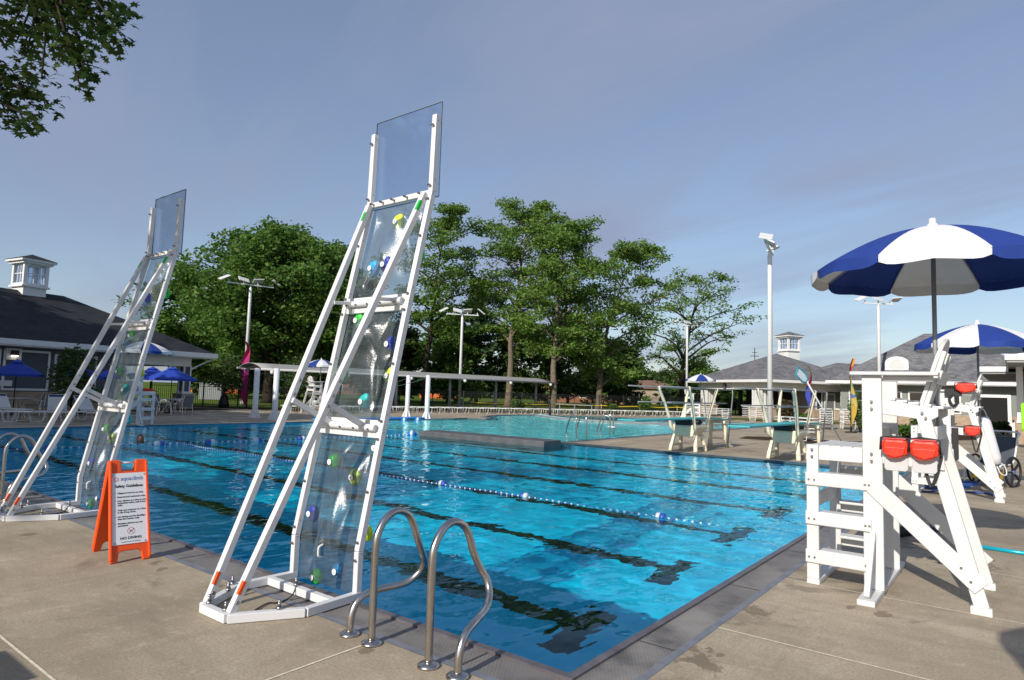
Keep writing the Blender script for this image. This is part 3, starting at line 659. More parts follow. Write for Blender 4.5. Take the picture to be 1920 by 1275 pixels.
# ================================================================== STRIPED PARASOLS
def parasol(label, loc, rot=0.0, r=1.0, rim=2.80, top=3.17, z0=.95, flip=0, group='blue and white striped parasols'):
    t = thing('parasol', label, 'parasol', loc, rot, group)
    mb = MB(); mb.tube([(0, 0, z0), (0, 0, top + .02)], .019, 10); pole = mb.build('pole', pm('parasol_pole', (.27, .28, .29), .4, metal=.2), t)
    mb = MB(); mb.tube([(0, 0, rim - .98), (0, 0, rim - .93)], .03, 10); mb.build('pole_collar', white_paint, pole)
    mb = MB(); mb.lathe([(.05, top - .02), (.045, top + .02), (.03, top + .03), (.028, top + .075), (.0, top + .08)], n=12, cap=False); mb.build('finial', white_paint, t)
    H = top - rim
    def surf(a, u):  # u 0 apex .. 1 rim
        sag = 1 - .055 * sin(pi * ((a / (2 * pi) * 8) % 1)) * u
        return Vector((cos(a) * r * u * (1 - .04 * sin(pi * ((a / (2 * pi) * 8) % 1)) * u), sin(a) * r * u * (1 - .04 * sin(pi * ((a / (2 * pi) * 8) % 1)) * u), top - H * (u ** 1.6) * 1.0 - .02 * sin(pi * ((a / (2 * pi) * 8) % 1)) * u))
    rr = random.Random(3)
    for k in range(8):
        a0 = 2 * pi * (k - .5) / 8; mb = MB(); N = 10; Mh = 9
        mb.grid(lambda u, v: surf(a0 + 1e-6 + (2 * pi / 8 - 2e-6) * u, max(.015, v)), N, Mh)
        m = white_cloth if (k + flip) % 2 == 0 else blue_cloth
        c = mb.build('canopy_panel', m, t)
        mb = MB(); ph = rr.uniform(0, 6)
        def val(u, v):
            p = surf(a0 + 1e-6 + (2 * pi / 8 - 2e-6) * u, 1.0); e = .100 - .04 * (abs(2 * u - 1) ** 6)
            w = .012 * sin(9 * u + ph) * v
            return p + Vector((cos(a0 + pi / 8) * w, sin(a0 + pi / 8) * w, -e * v))
        mb.grid(val, 12, 3); mb.build('valance', m, c)
        mb = MB(); mb.tube([surf(a0, u) + Vector((0, 0, -.012)) for u in (.03, .3, .6, .85, 1)], .006, 5); mb.build('rib', pm('parasol_rib', (.3, .31, .32), .4, metal=.5), t)
    return t
camdir = atan2(-.56, -6.76) + TH
par = parasol('large nearest blue and white striped parasol above the nearest lifeguard stand', P(3.48, -1.5), camdir)
par2 = dup(par, P(10.95, -1.52, -.12), TH + pi + radians(26 + 45), 'smaller looking blue and white striped parasol above the second lifeguard stand')
par4 = dup(par, (-11.25, 38.6, 0), .4, 'striped parasol half hidden by the nearer climbing wall, before the dark trees')
par5 = dup(par, (12.95, 44.5, 0), TH + 1.25, 'striped parasol above the diving boards, in front of the open pavilion')
# ================================================================== DIVING BOARDS (local +x points away from the lap pool, along the board)
def diving_stand(label, loc, rot):
    t = thing('diving_board', label, 'diving board', loc, rot, 'one metre diving boards')
    mb = MB(); mb.prism([(-3.6, .955), (1.35, .93), (3.15, .87), (3.15, .915), (1.35, .985), (-3.6, .99)], -.25, .25, 'y'); mb.build('board', turq, t, bevel=.01)
    for y in (-.30, .30):
        mb = MB(); sy = 1 if y > 0 else -1
        mb.tube(smooth_path([(-.05, y * 1.3, 0), (.02, y * 1.2, .24), (.12, y * 1.08, .48)], 4), [.062] * 4 + [.058] * 5, 8); mb.build('leg', cream, t)
        mb = MB(); mb.tube(smooth_path([(.72, y * 1.3, 0), (.65, y * 1.2, .24), (.56, y * 1.08, .48)], 4), [.062] * 4 + [.058] * 5, 8); mb.build('leg', cream, t)
        mb = MB(); mb.beam((-.08, y * 1.28, .17), (.70, y * 1.28, .17), .05, .05); mb.build('stretcher', cream, t)
        for x0, x1 in ((-.15, -.75), (.95, 1.45)):
            mb = MB(); mb.tube(smooth_path([(x0 * .5 + .2, y * 1.0, .60), (x0 * .8 + .08, y * 1.22, .70), (x0, y * 1.26, .95), (x0 * .6 + x1 * .4, y * 1.42, 1.4), (x1, y * 1.55, 1.87)], 4), [.055] * 6 + [.045] * 11, 8); mb.build('rail_post', cream, t)
        for z, xa, xb, k in ((1.86, -2.6, 2.75, 1.55), (1.43, -2.1, 2.4, 1.42)):
            mb = MB(); mb.tube([(xa, y * k, z), (xb, y * k, z)], .019, 8); mb.build('handrail', grey_pipe, t)
        mb = MB(); mb.tube([(2.75, y * 1.62, 1.87), (2.80, y * 1.6, 1.7), (2.8, y * 1.1, .1), (2.8, y * 1.1, 0)], .022, 8); mb.build('ladder_rail', grey_pipe, t)
    mb = MB(); mb.prism([(-.27, .44), (.27, .44), (.31, .58), (.42, .70), (.42, .78), (-.42, .78), (-.42, .70), (-.31, .58)], .0, .74, 'x'); mb.build('pedestal', cream, t, bevel=.03)
    mb = MB(); mb.bx(-.05, .75, -.24, .24, .77, .93); mb.tube([(.35, -.42, .87), (.35, .42, .87)], .05, 10); mb.build('fulcrum', dark_m, t, bevel=.01)
    mb = MB()
    for y in (-.20, .20): mb.tube(smooth_path([(3.2, y * 1.5, 0), (2.95, y * 1.5, .06), (2.82, y * 1.3, .4), (2.75, y, .84)], 5), .07, 8)
    mb.bx(2.6, 2.95, -.3, .3, .78, .865); mb.build('rear_support', cream, t)
    for z in (.28, .56):
        mb = MB(); mb.box((2.9, 0, z), (.14, .44, .05)); mb.build('ladder_step', cream, t)
    return t
div1 = diving_stand('nearer diving board with turquoise plank on cream stand, on the concrete beside the lap pool', P(15.15, 2.93), TH)
div2 = dup(div1, P(15.15, 5.75), TH, 'farther diving board with turquoise plank on cream stand, left of the white light pole')

# ================================================================== LIGHT POLES
lens_m = pm('lamp_lens', (.55, .56, .56), .25)
def light_pole(label, px, dep, h, bar_ang, heads=4, bl=2.5):
    t = thing('light_pole', label, 'light pole', gnd(px, dep), 0, 'white pool light poles')
    mb = MB(); mb.lathe([(.26, 0), (.26, .3)], n=12); mb.build('footing', pm('concrete_footing', (.22, .21, .20), .9), t)
    mb = MB(); mb.lathe([(.125, .3), (.11, h - .25), (.05, h - .1), (.05, h)], n=12); mb.build('pole', white_paint, t)
    d = Vector((cos(bar_ang), sin(bar_ang), 0)); n_ = Vector((-d.y, d.x, 0)); mb = MB(); mb.beam(d * -bl / 2 + Vector((0, 0, h + .03)), d * bl / 2 + Vector((0, 0, h + .03)), .09, .09); mb.build('crossarm', white_paint, t)
    tilts = [(-.5, .25), (.18, .55), (-.12, -.4), (.62, .1)][:heads]
    for k in range(heads):
        s = -bl / 2 + .12 + (bl - .24) * k / max(1, heads - 1); p = d * s + Vector((0, 0, h + .08))
        a, b = tilts[k]
        mb = MB(); mb.beam(p, p + Vector((0, 0, .17)), .08, .08); yk = mb.build('lamp_head', white_paint, t)
        Rm = (Matrix.Rotation(bar_ang, 3, 'Z') @ Matrix.Rotation(a, 3, 'Y') @ Matrix.Rotation(b, 3, 'X'))
        mb = MB(); off = d * (-.42 if a > 0 else .42) * (0 if abs(a) < .2 else -1) + n_ * 0
        mb.box(p + Vector((0, 0, .30)) - d * (.34 if k == 0 else (-.34 if k == heads - 1 else 0)), (.78, .62, .075), Rm); mb.build('housing', white_paint, yk, bevel=.02)
        mb = MB(); mb.box(p + Vector((0, 0, .30)) - d * (.34 if k == 0 else (-.34 if k == heads - 1 else 0)) - Rm @ Vector((0, 0, .043)), (.62, .48, .012), Rm); mb.build('lens', lens_m, yk)
    return t
light_pole('white light pole with four tilted lamp heads against the big dark tree', 459, 49, 9.05, radians(38), 4, 3.4)
light_pole('white light pole standing behind the lounge row, in front of the tall middle trees', 862, 57, 8.2, radians(14), 4, 2.9)
light_pole('slender white light pole beside the sparse tree, left of the pavilion', 1287.5, 67.5, 9.0, radians(8), 3, 2.4)
light_pole('tallest looking white light pole, behind the nearer diving board', 1443.8, 32, 9.0, radians(62), 3, 2.5)
light_pole('white light pole partly covered by the nearest striped parasol', 1649.5, 48, 8.9, radians(5), 3, 2.3)

# ================================================================== CABLE COURSE COLUMNS
colp = [(-12.18, 31.35), (-10.91, 30.44), (-5.84, 37.29), (-4.51, 35.68)]
labs = ['white round column with flared foot, nearest the magenta feather flag', 'white round column with flared foot, second from the feather flag, at the blue pad', 'white flared column left of its twin, just right of the nearer climbing wall', 'white flared column right of its twin, at the right end of the blue pad']
def column(label, loc):
    t = thing('cable_column', label, 'column', loc, TH, 'white cable course columns')
    mb = MB(); mb.lathe([(.13, .3), (.128, 2.36), (.0, 2.37)], n=18, cap=False); mb.build('shaft', white_paint, t)
    mb = MB(); mb.lathe([(.30, 0), (.30, .02), (.135, .02)], n=18); 
    for k in range(8):
        a = 2 * pi * k / 8; d = Vector((cos(a), sin(a), 0)); e = Vector((-d.y, d.x, 0)) * .012
        mb.face([mb.av(d * .12 + e + Vector((0, 0, .02))), mb.av(d * .29 + e + Vector((0, 0, .02))), mb.av(d * .12 + e + Vector((0, 0, .42)))]); mb.face([mb.av(d * .12 - e + Vector((0, 0, .42))), mb.av(d * .29 - e + Vector((0, 0, .02))), mb.av(d * .12 - e + Vector((0, 0, .02)))])
        mb.quad(d * .29 + e + Vector((0, 0, .02)), d * .29 - e + Vector((0, 0, .02)), d * .12 - e + Vector((0, 0, .42)), d * .12 + e + Vector((0, 0, .42)))
    mb.lathe([(.20, .02), (.135, .40)], n=18, cap=False)
    mb.build('flared_foot', white_paint, t); return t
col0 = column(labs[0], (*colp[0], 0))
for lb, p in zip(labs[1:], colp[1:]): dup(col0, (*p, 0), None, lb)
green_rope = pm('green_rope', (.10, .16, .12), .7)
for (a, b, z, lb) in ((0, 2, 2.2, 'thin sagging cable strung between the two farther white columns'), (1, 3, 2.25, 'thin sagging cable strung between the two nearer white columns')):
    A, B = Vector((*colp[a], z)), Vector((*colp[b], z)); mb = MB()
    mb.tube([A.lerp(B, k / 14) - Vector((0, 0, .75 * 4 * (k / 14) * (1 - k / 14))) for k in range(15)], .012, 5); tag(mb.build('cable', green_rope), lb, 'cable', 'cables between the columns')
blue_pad_m = pm('blue_vinyl_pad', (.02, .22, .62), .4, var=.1, vscale=2)
mb = MB(); mb.bx(15.2, 21.6, 22.95, 23.9, .004, .10); o = in_pool_frame(tag(mb.build('landing_pad', blue_pad_m, bevel=.03), 'long bright blue pad lying on the deck edge between the white columns', 'pad'))

# ================================================================== LONG SHADE CANOPY
cn0 = Vector((-16.2, 41.9)); cdir = Vector((.675, .738)).normalized(); cnn = Vector((cdir.y, -cdir.x)); CLEN = 27.6
canopy = thing('shade_canopy', 'long grey barrel shade canopy on slim posts behind the lounge row', 'shade canopy', (cn0.x, cn0.y, 0), atan2(cdir.y, cdir.x))
can_m = pm('grey_canopy_fabric', (.30, .295, .29), .85, var=.05, vscale=2)
CW = 1.65
def cz(s): return 2.93 - .13 * s * s + .03 * s
mb = MB(); mb.grid(lambda u, v: (-.6 + (CLEN + 1.2) * u, -CW + 2 * CW * v, cz(-CW + 2 * CW * v)), 30, 14); mb.build('roof_fabric', can_m, canopy, solid=.03)
mb = MB()
for s in (-CW, CW): mb.tube([(-.65, s, cz(s)), (CLEN + .65, s, cz(s))], .07, 8)
mb.build('edge_beam', pm('canopy_steel', (.52, .52, .52), .5), canopy)
for k in range(6):
    x = CLEN * k / 5; mb = MB(); mb.lathe([(.12, 0), (.11, cz(0) - .06)], (x, 0, 0), 10); mb.build('post', MATS['canopy_steel'], canopy)
    mb = MB(); mb.tube([(x, -CW - .12 + (2 * CW + .24) * j / 10, cz(-CW - .12 + (2 * CW + .24) * j / 10) - .10) for j in range(11)], .085, 8); rb = mb.build('rib', white_paint, canopy)
    mb = MB(); mb.ball((x, -CW - .15, cz(-CW - .15) - .10), .13, 10, 6); mb.build('end_cap', white_paint, rb)

# ================================================================== IRON FENCE
fpts = [Vector(p) for p in ((-23, 41.8), (-20.9, 44.6), (-16.4, 45.2), (-8.6, 50.9), (1.0, 55.6), (12.6, 60.4), (27, 66.5))]
fence = thing('iron_fence', 'black iron picket fence running behind the lounge row and shade canopy', 'fence', (fpts[0].x, fpts[0].y, 0))
mb = MB(); fo = fpts[0]; FH = 1.5
for a, b in zip(fpts, fpts[1:]):
    d = b - a; n = int(d.length / .125); a3, b3 = Vector((*(a - fo), 0)), Vector((*(b - fo), 0))
    for z in (.16, FH - .16, FH): mb.beam(a3 + Vector((0, 0, z)), b3 + Vector((0, 0, z)), .03, .035)
    for k in range(n):
        p = a3.lerp(b3, k / n); mb.box(p + Vector((0, 0, FH / 2 + .04)), (.018, .018, FH - .06))
mb.build('pickets', black_iron, fence)
for a, b in zip(fpts, fpts[1:]):
    n = max(1, round((b - a).length / 2.45))
    for k in range(n):
        p = (a - fo).lerp(b - fo, k / n); mb = MB(); mb.box((p.x, p.y, (FH + .08) / 2), (.075, .075, FH + .08)); mb.build('post', black_iron, fence)

# ================================================================== CHAISE LOUNGES
alum = pm('white_tube_frame', (.72, .72, .71), .35); strap_m = pm('white_straps', (.66, .66, .65), .6, var=.05, vscale=10); navy_strap = pm('navy_strap', (.012, .03, .13), .6)
def lounge_shape(raised):
    fr, bed, legs = MB(), MB(), []
    for s in (-.31, .31):
        fr.tube([(s, -.95, .36), (s, .35, .36)], .016, 6)
        q_ = (.95, .36) if not raised else (.75, .92)
        fr.tube([(s, .35, .36), (s, *q_)], .016, 6)
    fr.tube([(-.31, -.95, .36), (.31, -.95, .36)], .016, 6); fr.tube([(-.31, *q_), (.31, *q_)], .016, 6)
    for k in range(22): y = -.9 + 1.22 * k / 21; bed.box((0, y, .375), (.62, .042, .012))
    nv = MB(); L = hypot(q_[0] - .35, q_[1] - .36); dy_, dz_ = (q_[0] - .35) / L, (q_[1] - .36) / L
    Rm = Matrix.Rotation(atan2(dz_, dy_), 3, 'X')
    for k in range(11):
        u = .05 + (L - .08) * k / 10; (nv if k >= 9 else bed).box((0, .35 + dy_ * u, .36 + dz_ * u + .01), (.62, .048, .012), Rm)
    for y0, y1 in ((-.85, -.45), (.05, .45)):
        for s in (-.31, .31):
            l = MB(); l.tube(smooth_path([(s, y0 - .05, .36), (s, y0 + .02, .03), (s, y0 + .07, .012), (s, y1 - .07, .012), (s, y1 - .02, .03), (s, y1 + .05, .36)], 3), .015, 6); legs.append(l)
    return fr, bed, nv, legs
def lounge(label, loc, rot, raised, group):
    t = thing('chaise_lounge', label, 'lounge chair', loc, rot, group); fr, bed, nv, legs = lounge_shape(raised)
    fr.build('frame', alum, t); bed.build('strap_bed', strap_m, t); nv.build('navy_strap', navy_strap, t)
    for l in legs: l.build('leg', alum, t)
    return t
fr, bed, nv, legs = lounge_shape(False); allm = MB()
for m_, mi in ((fr, 0), (bed, 1), (nv, 1)) + tuple((l, 0) for l in legs):
    b0 = len(allm.v); allm.v += m_.v; allm.f += [tuple(i + b0 for i in f) for f in m_.f]; allm.m += [mi] * len(m_.f); allm.sm += m_.sm
row = [Vector(p) for p in ((-13.1, 39.4), (-6.3, 45.1), (1.8, 49.6), (12.6, 53.9), (15, 55))]
lab = 'white strap lounge lying flat in the long row in front of the iron fence'
far0 = tag(allm.build('chaise_lounge', [alum, strap_m]), lab, 'lounge chair', 'white lounges in the long far row')
ct = 0; rr = random.Random(4)
for a, b in zip(row, row[1:]):
    n = max(1, int((b - a).length / .92)); ang = atan2((b - a).y, (b - a).x)
    for k in range(n):
        if a.x < -10 and k > 5: pass
        p = a.lerp(b, k / n); o = far0 if ct == 0 else far0.copy()
        if ct: COL.objects.link(o)
        o.location = (p.x + rr.uniform(-.06, .06), p.y + rr.uniform(-.08, .08), 0); o.rotation_euler = (0, 0, ang + rr.uniform(-.05, .05)); ct += 1
ln = lounge('white lounge with raised navy topped back, leftmost at the far pool edge', gnd(22, 25.4), radians(70), True, 'raised lounges by the left building')
dup(ln, gnd(112, 26.3), radians(35), 'white lounge with raised back under the small dark tree, right of the leftmost lounge')
dup(ln, gnd(182, 26.0), radians(75), 'white lounge with navy topped back, behind the struts of the farther climbing wall')
fl = lounge('flat white lounge at the pool edge, just left of the parasol table', gnd(62, 23.9), radians(-62), False, 'flat lounges by the left building')
dup(fl, gnd(118, 24.4), radians(-58), 'flat white lounge at the pool edge behind the farther climbing wall struts')
dup(fl, gnd(15, 23.4), radians(-66), 'flat white lounge at the pool edge, cut by the left picture border')
# stacked lounges near the pavilion: each one of a stack is a thing
def stack(px, dep, n, ang, where, g):
    p = gnd(px, dep)
    for k in range(n):
        o = far0.copy(); COL.objects.link(o); o.location = (p.x + .03 * (k % 2), p.y, .02 + .13 * k); o.rotation_euler = (0, 0, ang)
        tag(o, 'white strap lounge in the stack ' + where, 'lounge chair', g)
stack(1493, 26.5, 5, radians(20), 'right behind the nearer diving board ladder', 'stacked lounges behind the diving board')
stack(1548, 37.5, 7, radians(-25), 'before the brick base of the long building', 'stacked lounges before the brick base')
stack(1588, 38.5, 7, radians(-20), 'left of the yellow feather flag', 'stacked lounges by the yellow flag')
stack(1418, 47, 6, radians(70), 'at the brick pier of the open pavilion', 'stacked lounges at the pavilion pier')
stack(1310, 50, 5, radians(70), 'beneath the small striped parasol by the pavilion', 'stacked lounges under the parasol')
stack(1345, 51, 4, radians(60), 'left of the open pavilion floor', 'stacked lounges left of the pavilion')

# ================================================================== PATIO TABLES, CHAIRS, BLUE UMBRELLAS
royal = pm('royal_blue_canvas', (.008, .045, .36), .75, var=.06, vscale=4)
def market_umbrella(label, loc, r, rim, top, rot=0.0):
    t = thing('patio_umbrella', label, 'umbrella', loc, rot, 'plain blue patio umbrellas')
    mb = MB(); mb.tube([(0, 0, 0), (0, 0, top + .06)], .02, 8); mb.build('pole', dark_m, t)
    mb = MB()
    for k in range(8):
        a, b = 2 * pi * k / 8, 2 * pi * (k + 1) / 8; A, B = Vector((r * cos(a), r * sin(a), rim)), Vector((r * cos(b), r * sin(b), rim)); T = Vector((0, 0, top))
        M = (A + B) / 2 * Vector((.97, .97, 1)) if False else (A + B) / 2
        mb.face([mb.av(A), mb.av(B), mb.av(B.lerp(T, .82)), mb.av(A.lerp(T, .82))]); mb.quad(A, B, B - Vector((0, 0, .10)), A - Vector((0, 0, .10)))
        a2, b2 = A.lerp(T, .74) + Vector((0, 0, .05)), B.lerp(T, .74) + Vector((0, 0, .05)); mb.face([mb.av(a2), mb.av(b2), mb.av(T + Vector((0, 0, .05)))])
    mb.build('canopy', royal, t)
    mb = MB(); mb.lathe([(.25, 0), (.25, .05), (.05, .08), (.04, .3)], n=12); mb.build('base', dark_m, t); return t
def patio_table(label, loc):
    t = thing('patio_table', label, 'table', loc, 0, 'round white patio tables')
    mb = MB(); mb.lathe([(.0, .70), (.58, .70), (.60, .715), (.58, .73), (.0, .73)], n=24, cap=False); mb.build('tabletop', white_paint, t)
    for k in range(4):
        a = pi / 4 + pi / 2 * k; mb = MB(); mb.tube([(.08 * cos(a), .08 * sin(a), .70), (.2 * cos(a), .2 * sin(a), .3), (.42 * cos(a), .42 * sin(a), 0)], .018, 6); mb.build('leg', alum, t)
    return t
chair_mesh = pm('grey_chair_mesh', (.16, .17, .19), .8)
def patio_chair(label, loc, rot):
    t = thing('patio_chair', label, 'chair', loc, rot, 'white tube patio chairs')
    for s in (-.27, .27):
        mb = MB(); mb.tube(smooth_path([(s, .30, 0), (s, .25, .4), (s, .2, .62), (s, .1, .65), (s, -.2, .62), (s, -.26, .55), (s, -.33, 0)], 4), .016, 6); mb.build('side_frame', alum, t)
    mb = MB(); mb.beam((0, .26, .42), (0, -.22, .38), .5, .02); mb.build('seat', chair_mesh, t)
    mb = MB(); mb.beam((0, -.22, .40), (0, -.42, .92), .5, .02, up=(0, 1, .2)); bk = mb.build('backrest', chair_mesh, t)
    mb = MB(); mb.tube([(-.26, -.2, .38), (-.27, -.42, .93), (.27, -.42, .93), (.26, -.2, .38)], .016, 6); mb.build('back_frame', alum, bk); return t
us = [(30, 27.5, .98, 1.72, 2.3, 'plain blue patio umbrella nearest the left picture border, before the grey wall'), (155, 30, 1.0, 1.72, 2.25, 'plain blue patio umbrella behind the small dark tree'), (214, 31, 1.0, 1.72, 2.2, 'plain blue patio umbrella seen behind the struts of the farther climbing wall'), (285, 34, 1.2, 1.74, 2.3, 'plain blue patio umbrella just behind the far white lifeguard stand'), (322, 33.2, 1.25, 1.74, 2.32, 'plain blue patio umbrella nearest the corner pillar of the left building')]
m0 = None
for i, (px, dp_, r, rim, top, lb) in enumerate(us): market_umbrella(lb, gnd(px, dp_), r, rim, top, .2 * i)
tb = patio_table('round white table under the leftmost blue patio umbrella', gnd(34, 27.5))
dup(tb, gnd(158, 29.8), None, 'round white table beside the small dark tree'); dup(tb, gnd(322, 33.2), None, 'round white table near the corner pillar of the left building')
pc = patio_chair('white tube chair nearest the pool, left of the corner pillar', gnd(312, 31), radians(-60))
for px, dp_, a, lb in ((348, 32.4, 60, 'white tube chair closest to the brick pillar base'), (325, 34.3, 150, 'white tube chair behind the table by the corner pillar'), (300, 33.5, 240, 'white tube chair just right of the far lifeguard stand'), (98, 27.6, 200, 'white tube chair left of the small dark tree'), (64, 28.2, 120, 'white tube chair right of the leftmost table'), (130, 29.4, 10, 'white tube chair right of the small dark tree')): dup(pc, gnd(px, dp_), radians(a), lb)
par3 = dup(par, (-13.75, 24.4, -.1), TH + 2.2, 'striped parasol behind the farther climbing wall, before the left roof')
# ================================================================== BUILDINGS
def shingle(name, c1, c2):
    q = NT(name); x = q.sep(); zc = q.math('MULTIPLY', x[2], 12.0)
    co = q.n('ShaderNodeCombineXYZ', {0: q.math('ADD', x[0], x[1]), 1: x[2], 2: 0.0}).outputs[0]
    b = q.n('ShaderNodeTexBrick', {0: co, 'Scale': 1.0, 'Brick Width': .33, 'Row Height': .075, 'Mortar Size': .006, 'Color1': (*c1, 1), 'Color2': (*c2, 1), 'Mortar': (c1[0] * .45, c1[1] * .45, c1[2] * .45, 1)})
    c = q.mix(q.rng(q.noise(1.2, 5), .35, .7, 0, .45), b.outputs[0], (c2[0] * 1.25, c2[1] * 1.25, c2[2] * 1.25, 1)); c = q.mix(q.rng(q.noise(30, 2), .4, .7, 0, .4), c, (c1[0] * .6, c1[1] * .6, c1[2] * .6, 1))
    q.base(c); q.b.inputs['Roughness'].default_value = .9; q.b.inputs['Specular IOR Level'].default_value = .15; q.bump(b.outputs[1], .4, -.02); return q.m
roof_m = shingle('grey_shingles', (.10, .10, .11), (.225, .225, .235)); roof_shaded = shingle('shaded_shingles', (.030, .032, .038), (.045, .047, .055))  # clubhouse shingles: the same grey roof with shade darkened into the colour
def siding(name, col, vertical):
    q = NT(name); x = q.sep(); v = q.math('FRACT', q.math('MULTIPLY', q.math('ADD', x[0], x[1]) if vertical else x[2], 4.0 if vertical else 7.0))
    c = q.mix(q.rng(v, .0, .10, 1, 0), (*col, 1), (col[0] * .5, col[1] * .5, col[2] * .5, 1)); c = q.mix(q.rng(q.noise(2, 4), .3, .7, 0, .3), c, (col[0] * 1.2, col[1] * 1.2, col[2] * 1.2, 1))
    q.base(c); q.b.inputs['Roughness'].default_value = .7; q.bump(v, .35, .015); return q.m
sid_h = siding('blue_grey_siding', (.075, .092, .112), False); sid_v = siding('grey_board_siding', (.20, .215, .20), True)
q = NT('tan_stone'); x = q.sep(); b = q.n('ShaderNodeTexBrick', {0: q.n('ShaderNodeCombineXYZ', {0: q.math('ADD', x[0], x[1]), 1: x[2]}).outputs[0], 'Scale': 1.0, 'Brick Width': .34, 'Row Height': .13, 'Mortar Size': .012, 'Color1': (.40, .29, .19, 1), 'Color2': (.30, .20, .13, 1), 'Mortar': (.30, .27, .22, 1)})
q.base(q.mix(q.rng(q.noise(4, 4), .35, .7, 0, .5), b.outputs[0], (.46, .38, .28, 1))); q.b.inputs['Roughness'].default_value = .9; q.bump(b.outputs[1], .5, -.02); stone = q.m
glass_d = pm('dark_window_glass', (.015, .02, .025), .08); interior = pm('dark_interior', (.008, .008, .009), .9); louver = pm('louver_white', (.60, .60, .58), .6)  # interior: near-black colour standing for shade inside open rooms
cupola_glass = pm('cupola_glass', (.16, .22, .26), .10)
def hip(mb, x0, x1, y0, y1, ze, zr):
    if (x1 - x0) >= (y1 - y0):
        h = (y1 - y0) / 2; a, b = (x0 + h, y0 + h, zr), (x1 - h, y0 + h, zr)
        mb.quad((x0, y0, ze), (x1, y0, ze), b, a); mb.quad((x1, y1, ze), (x0, y1, ze), a, b)
        mb.face([mb.av((x0, y1, ze)), mb.av((x0, y0, ze)), mb.av(a)]); mb.face([mb.av((x1, y0, ze)), mb.av((x1, y1, ze)), mb.av(b)])
    else:
        h = (x1 - x0) / 2; a, b = (x0 + h, y0 + h, zr), (x0 + h, y1 - h, zr)
        mb.quad((x0, y1, ze), (x0, y0, ze), a, b); mb.quad((x1, y0, ze), (x1, y1, ze), b, a)
        mb.face([mb.av((x0, y0, ze)), mb.av((x1, y0, ze)), mb.av(a)]); mb.face([mb.av((x1, y1, ze)), mb.av((x0, y1, ze)), mb.av(b)])
def fascia(mb, x0, x1, y0, y1, z0, z1, t=.05):
    mb.bx(x0 - t, x1 + t, y0 - t, y0, z0, z1); mb.bx(x0 - t, x1 + t, y1, y1 + t, z0, z1); mb.bx(x0 - t, x0, y0, y1, z0, z1); mb.bx(x1, x1 + t, y0, y1, z0, z1)
def window(parent, c, w, h, normal_y=-1, axis='y', name='window', glass=None, rows=2, cols=2):
    mb = MB(); x, y, z = c; f = .10
    def B(m, u0, u1, z0, z1, d0, d1):
        if axis == 'y': m.bx(x + u0, x + u1, y + min(d0 * normal_y, d1 * normal_y), y + max(d0 * normal_y, d1 * normal_y), z + z0, z + z1)
        else: m.bx(x + min(d0 * normal_y, d1 * normal_y), x + max(d0 * normal_y, d1 * normal_y), y + u0, y + u1, z + z0, z + z1)
    for u0, u1, z0, z1 in ((-w / 2 - f, w / 2 + f, -f, 0), (-w / 2 - f, w / 2 + f, h, h + f), (-w / 2 - f, -w / 2, 0, h), (w / 2, w / 2 + f, 0, h)): B(mb, u0, u1, z0, z1, 0.0, .05)
    for k in range(1, cols): B(mb, -w / 2 + w * k / cols - .018, -w / 2 + w * k / cols + .018, 0, h, 0.005, .035)
    for k in range(1, rows): B(mb, -w / 2, w / 2, h * k / rows - .018, h * k / rows + .018, 0.005, .033)
    o = mb.build(name, trim, parent); mb = MB(); B(mb, -w / 2, w / 2, 0, h, .002, .012); mb.build('pane', glass or glass_d, o); return o
def cupola(parent, x, y, zb, w, hb, hw, roofm, side_panes=True):
    mb = MB(); mb.bx(x - w * .46, x + w * .46, y - w * .46, y + w * .46, zb - 1.2, zb + hb); mb.bx(x - w * .56, x + w * .56, y - w * .56, y + w * .56, zb + hb, zb + hb + .10)
    c = mb.build('cupola_base', trim, parent); z0 = zb + hb + .10; mb = MB(); p = w * .07
    for sx in (-1, 1):
        for sy in (-1, 1): mb.box((x + sx * (w / 2 - p), y + sy * (w / 2 - p), z0 + hw / 2), (2 * p, 2 * p, hw))
    for z in (z0 + .05, z0 + hw - .08):
        for s in (-1, 1): mb.bx(x - w / 2 + 2 * p, x + w / 2 - 2 * p, y + s * (w / 2 - p) - .05, y + s * (w / 2 - p) + .05, z - .08, z + .08); mb.bx(x + s * (w / 2 - p) - .05, x + s * (w / 2 - p) + .05, y - w / 2 + 2 * p, y + w / 2 - 2 * p, z - .08, z + .08)
    mb.build('cupola_frame', trim, c)
    for ax_ in (0, 1):
        for s in (-1, 1):
            mb = MB(); d = s * (w / 2 - p); a = w / 2 - 2 * p
            for u in (-a / 3, a / 3):
                (mb.bx(x + u - .02, x + u + .02, y + d - .02, y + d + .02, z0 + .13, z0 + hw - .16) if ax_ == 0 else mb.bx(x + d - .02, x + d + .02, y + u - .02, y + u + .02, z0 + .13, z0 + hw - .16))
            zm = z0 + hw / 2; (mb.bx(x - a, x + a, y + d - .018, y + d + .018, zm - .02, zm + .02) if ax_ == 0 else mb.bx(x + d - .018, x + d + .018, y - a, y + a, zm - .02, zm + .02))
            mb.build('glazing_bars', trim, c)
            mb = MB(); (mb.bx(x - a, x + a, y + d - .006, y + d + .006, z0 + .13, z0 + hw - .16) if ax_ == 0 else mb.bx(x + d - .006, x + d + .006, y - a, y + a, z0 + .13, z0 + hw - .16)); mb.build('pane', clear_m, c)
    r = w * .70; mb = MB(); mb.bx(x - r, x + r, y - r, y + r, z0 + hw, z0 + hw + .12); mb.bx(x - r * .86, x + r * .86, y - r * .86, y + r * .86, z0 + hw - .12, z0 + hw); mb.build('cupola_cornice', trim, c)
    mb = MB(); hip(mb, x - r * 1.04, x + r * 1.04, y - r * 1.04 - .001, y + r * 1.04, z0 + hw + .12, z0 + hw + .12 + w * .30); mb.build('cupola_roof', roofm, c); return c
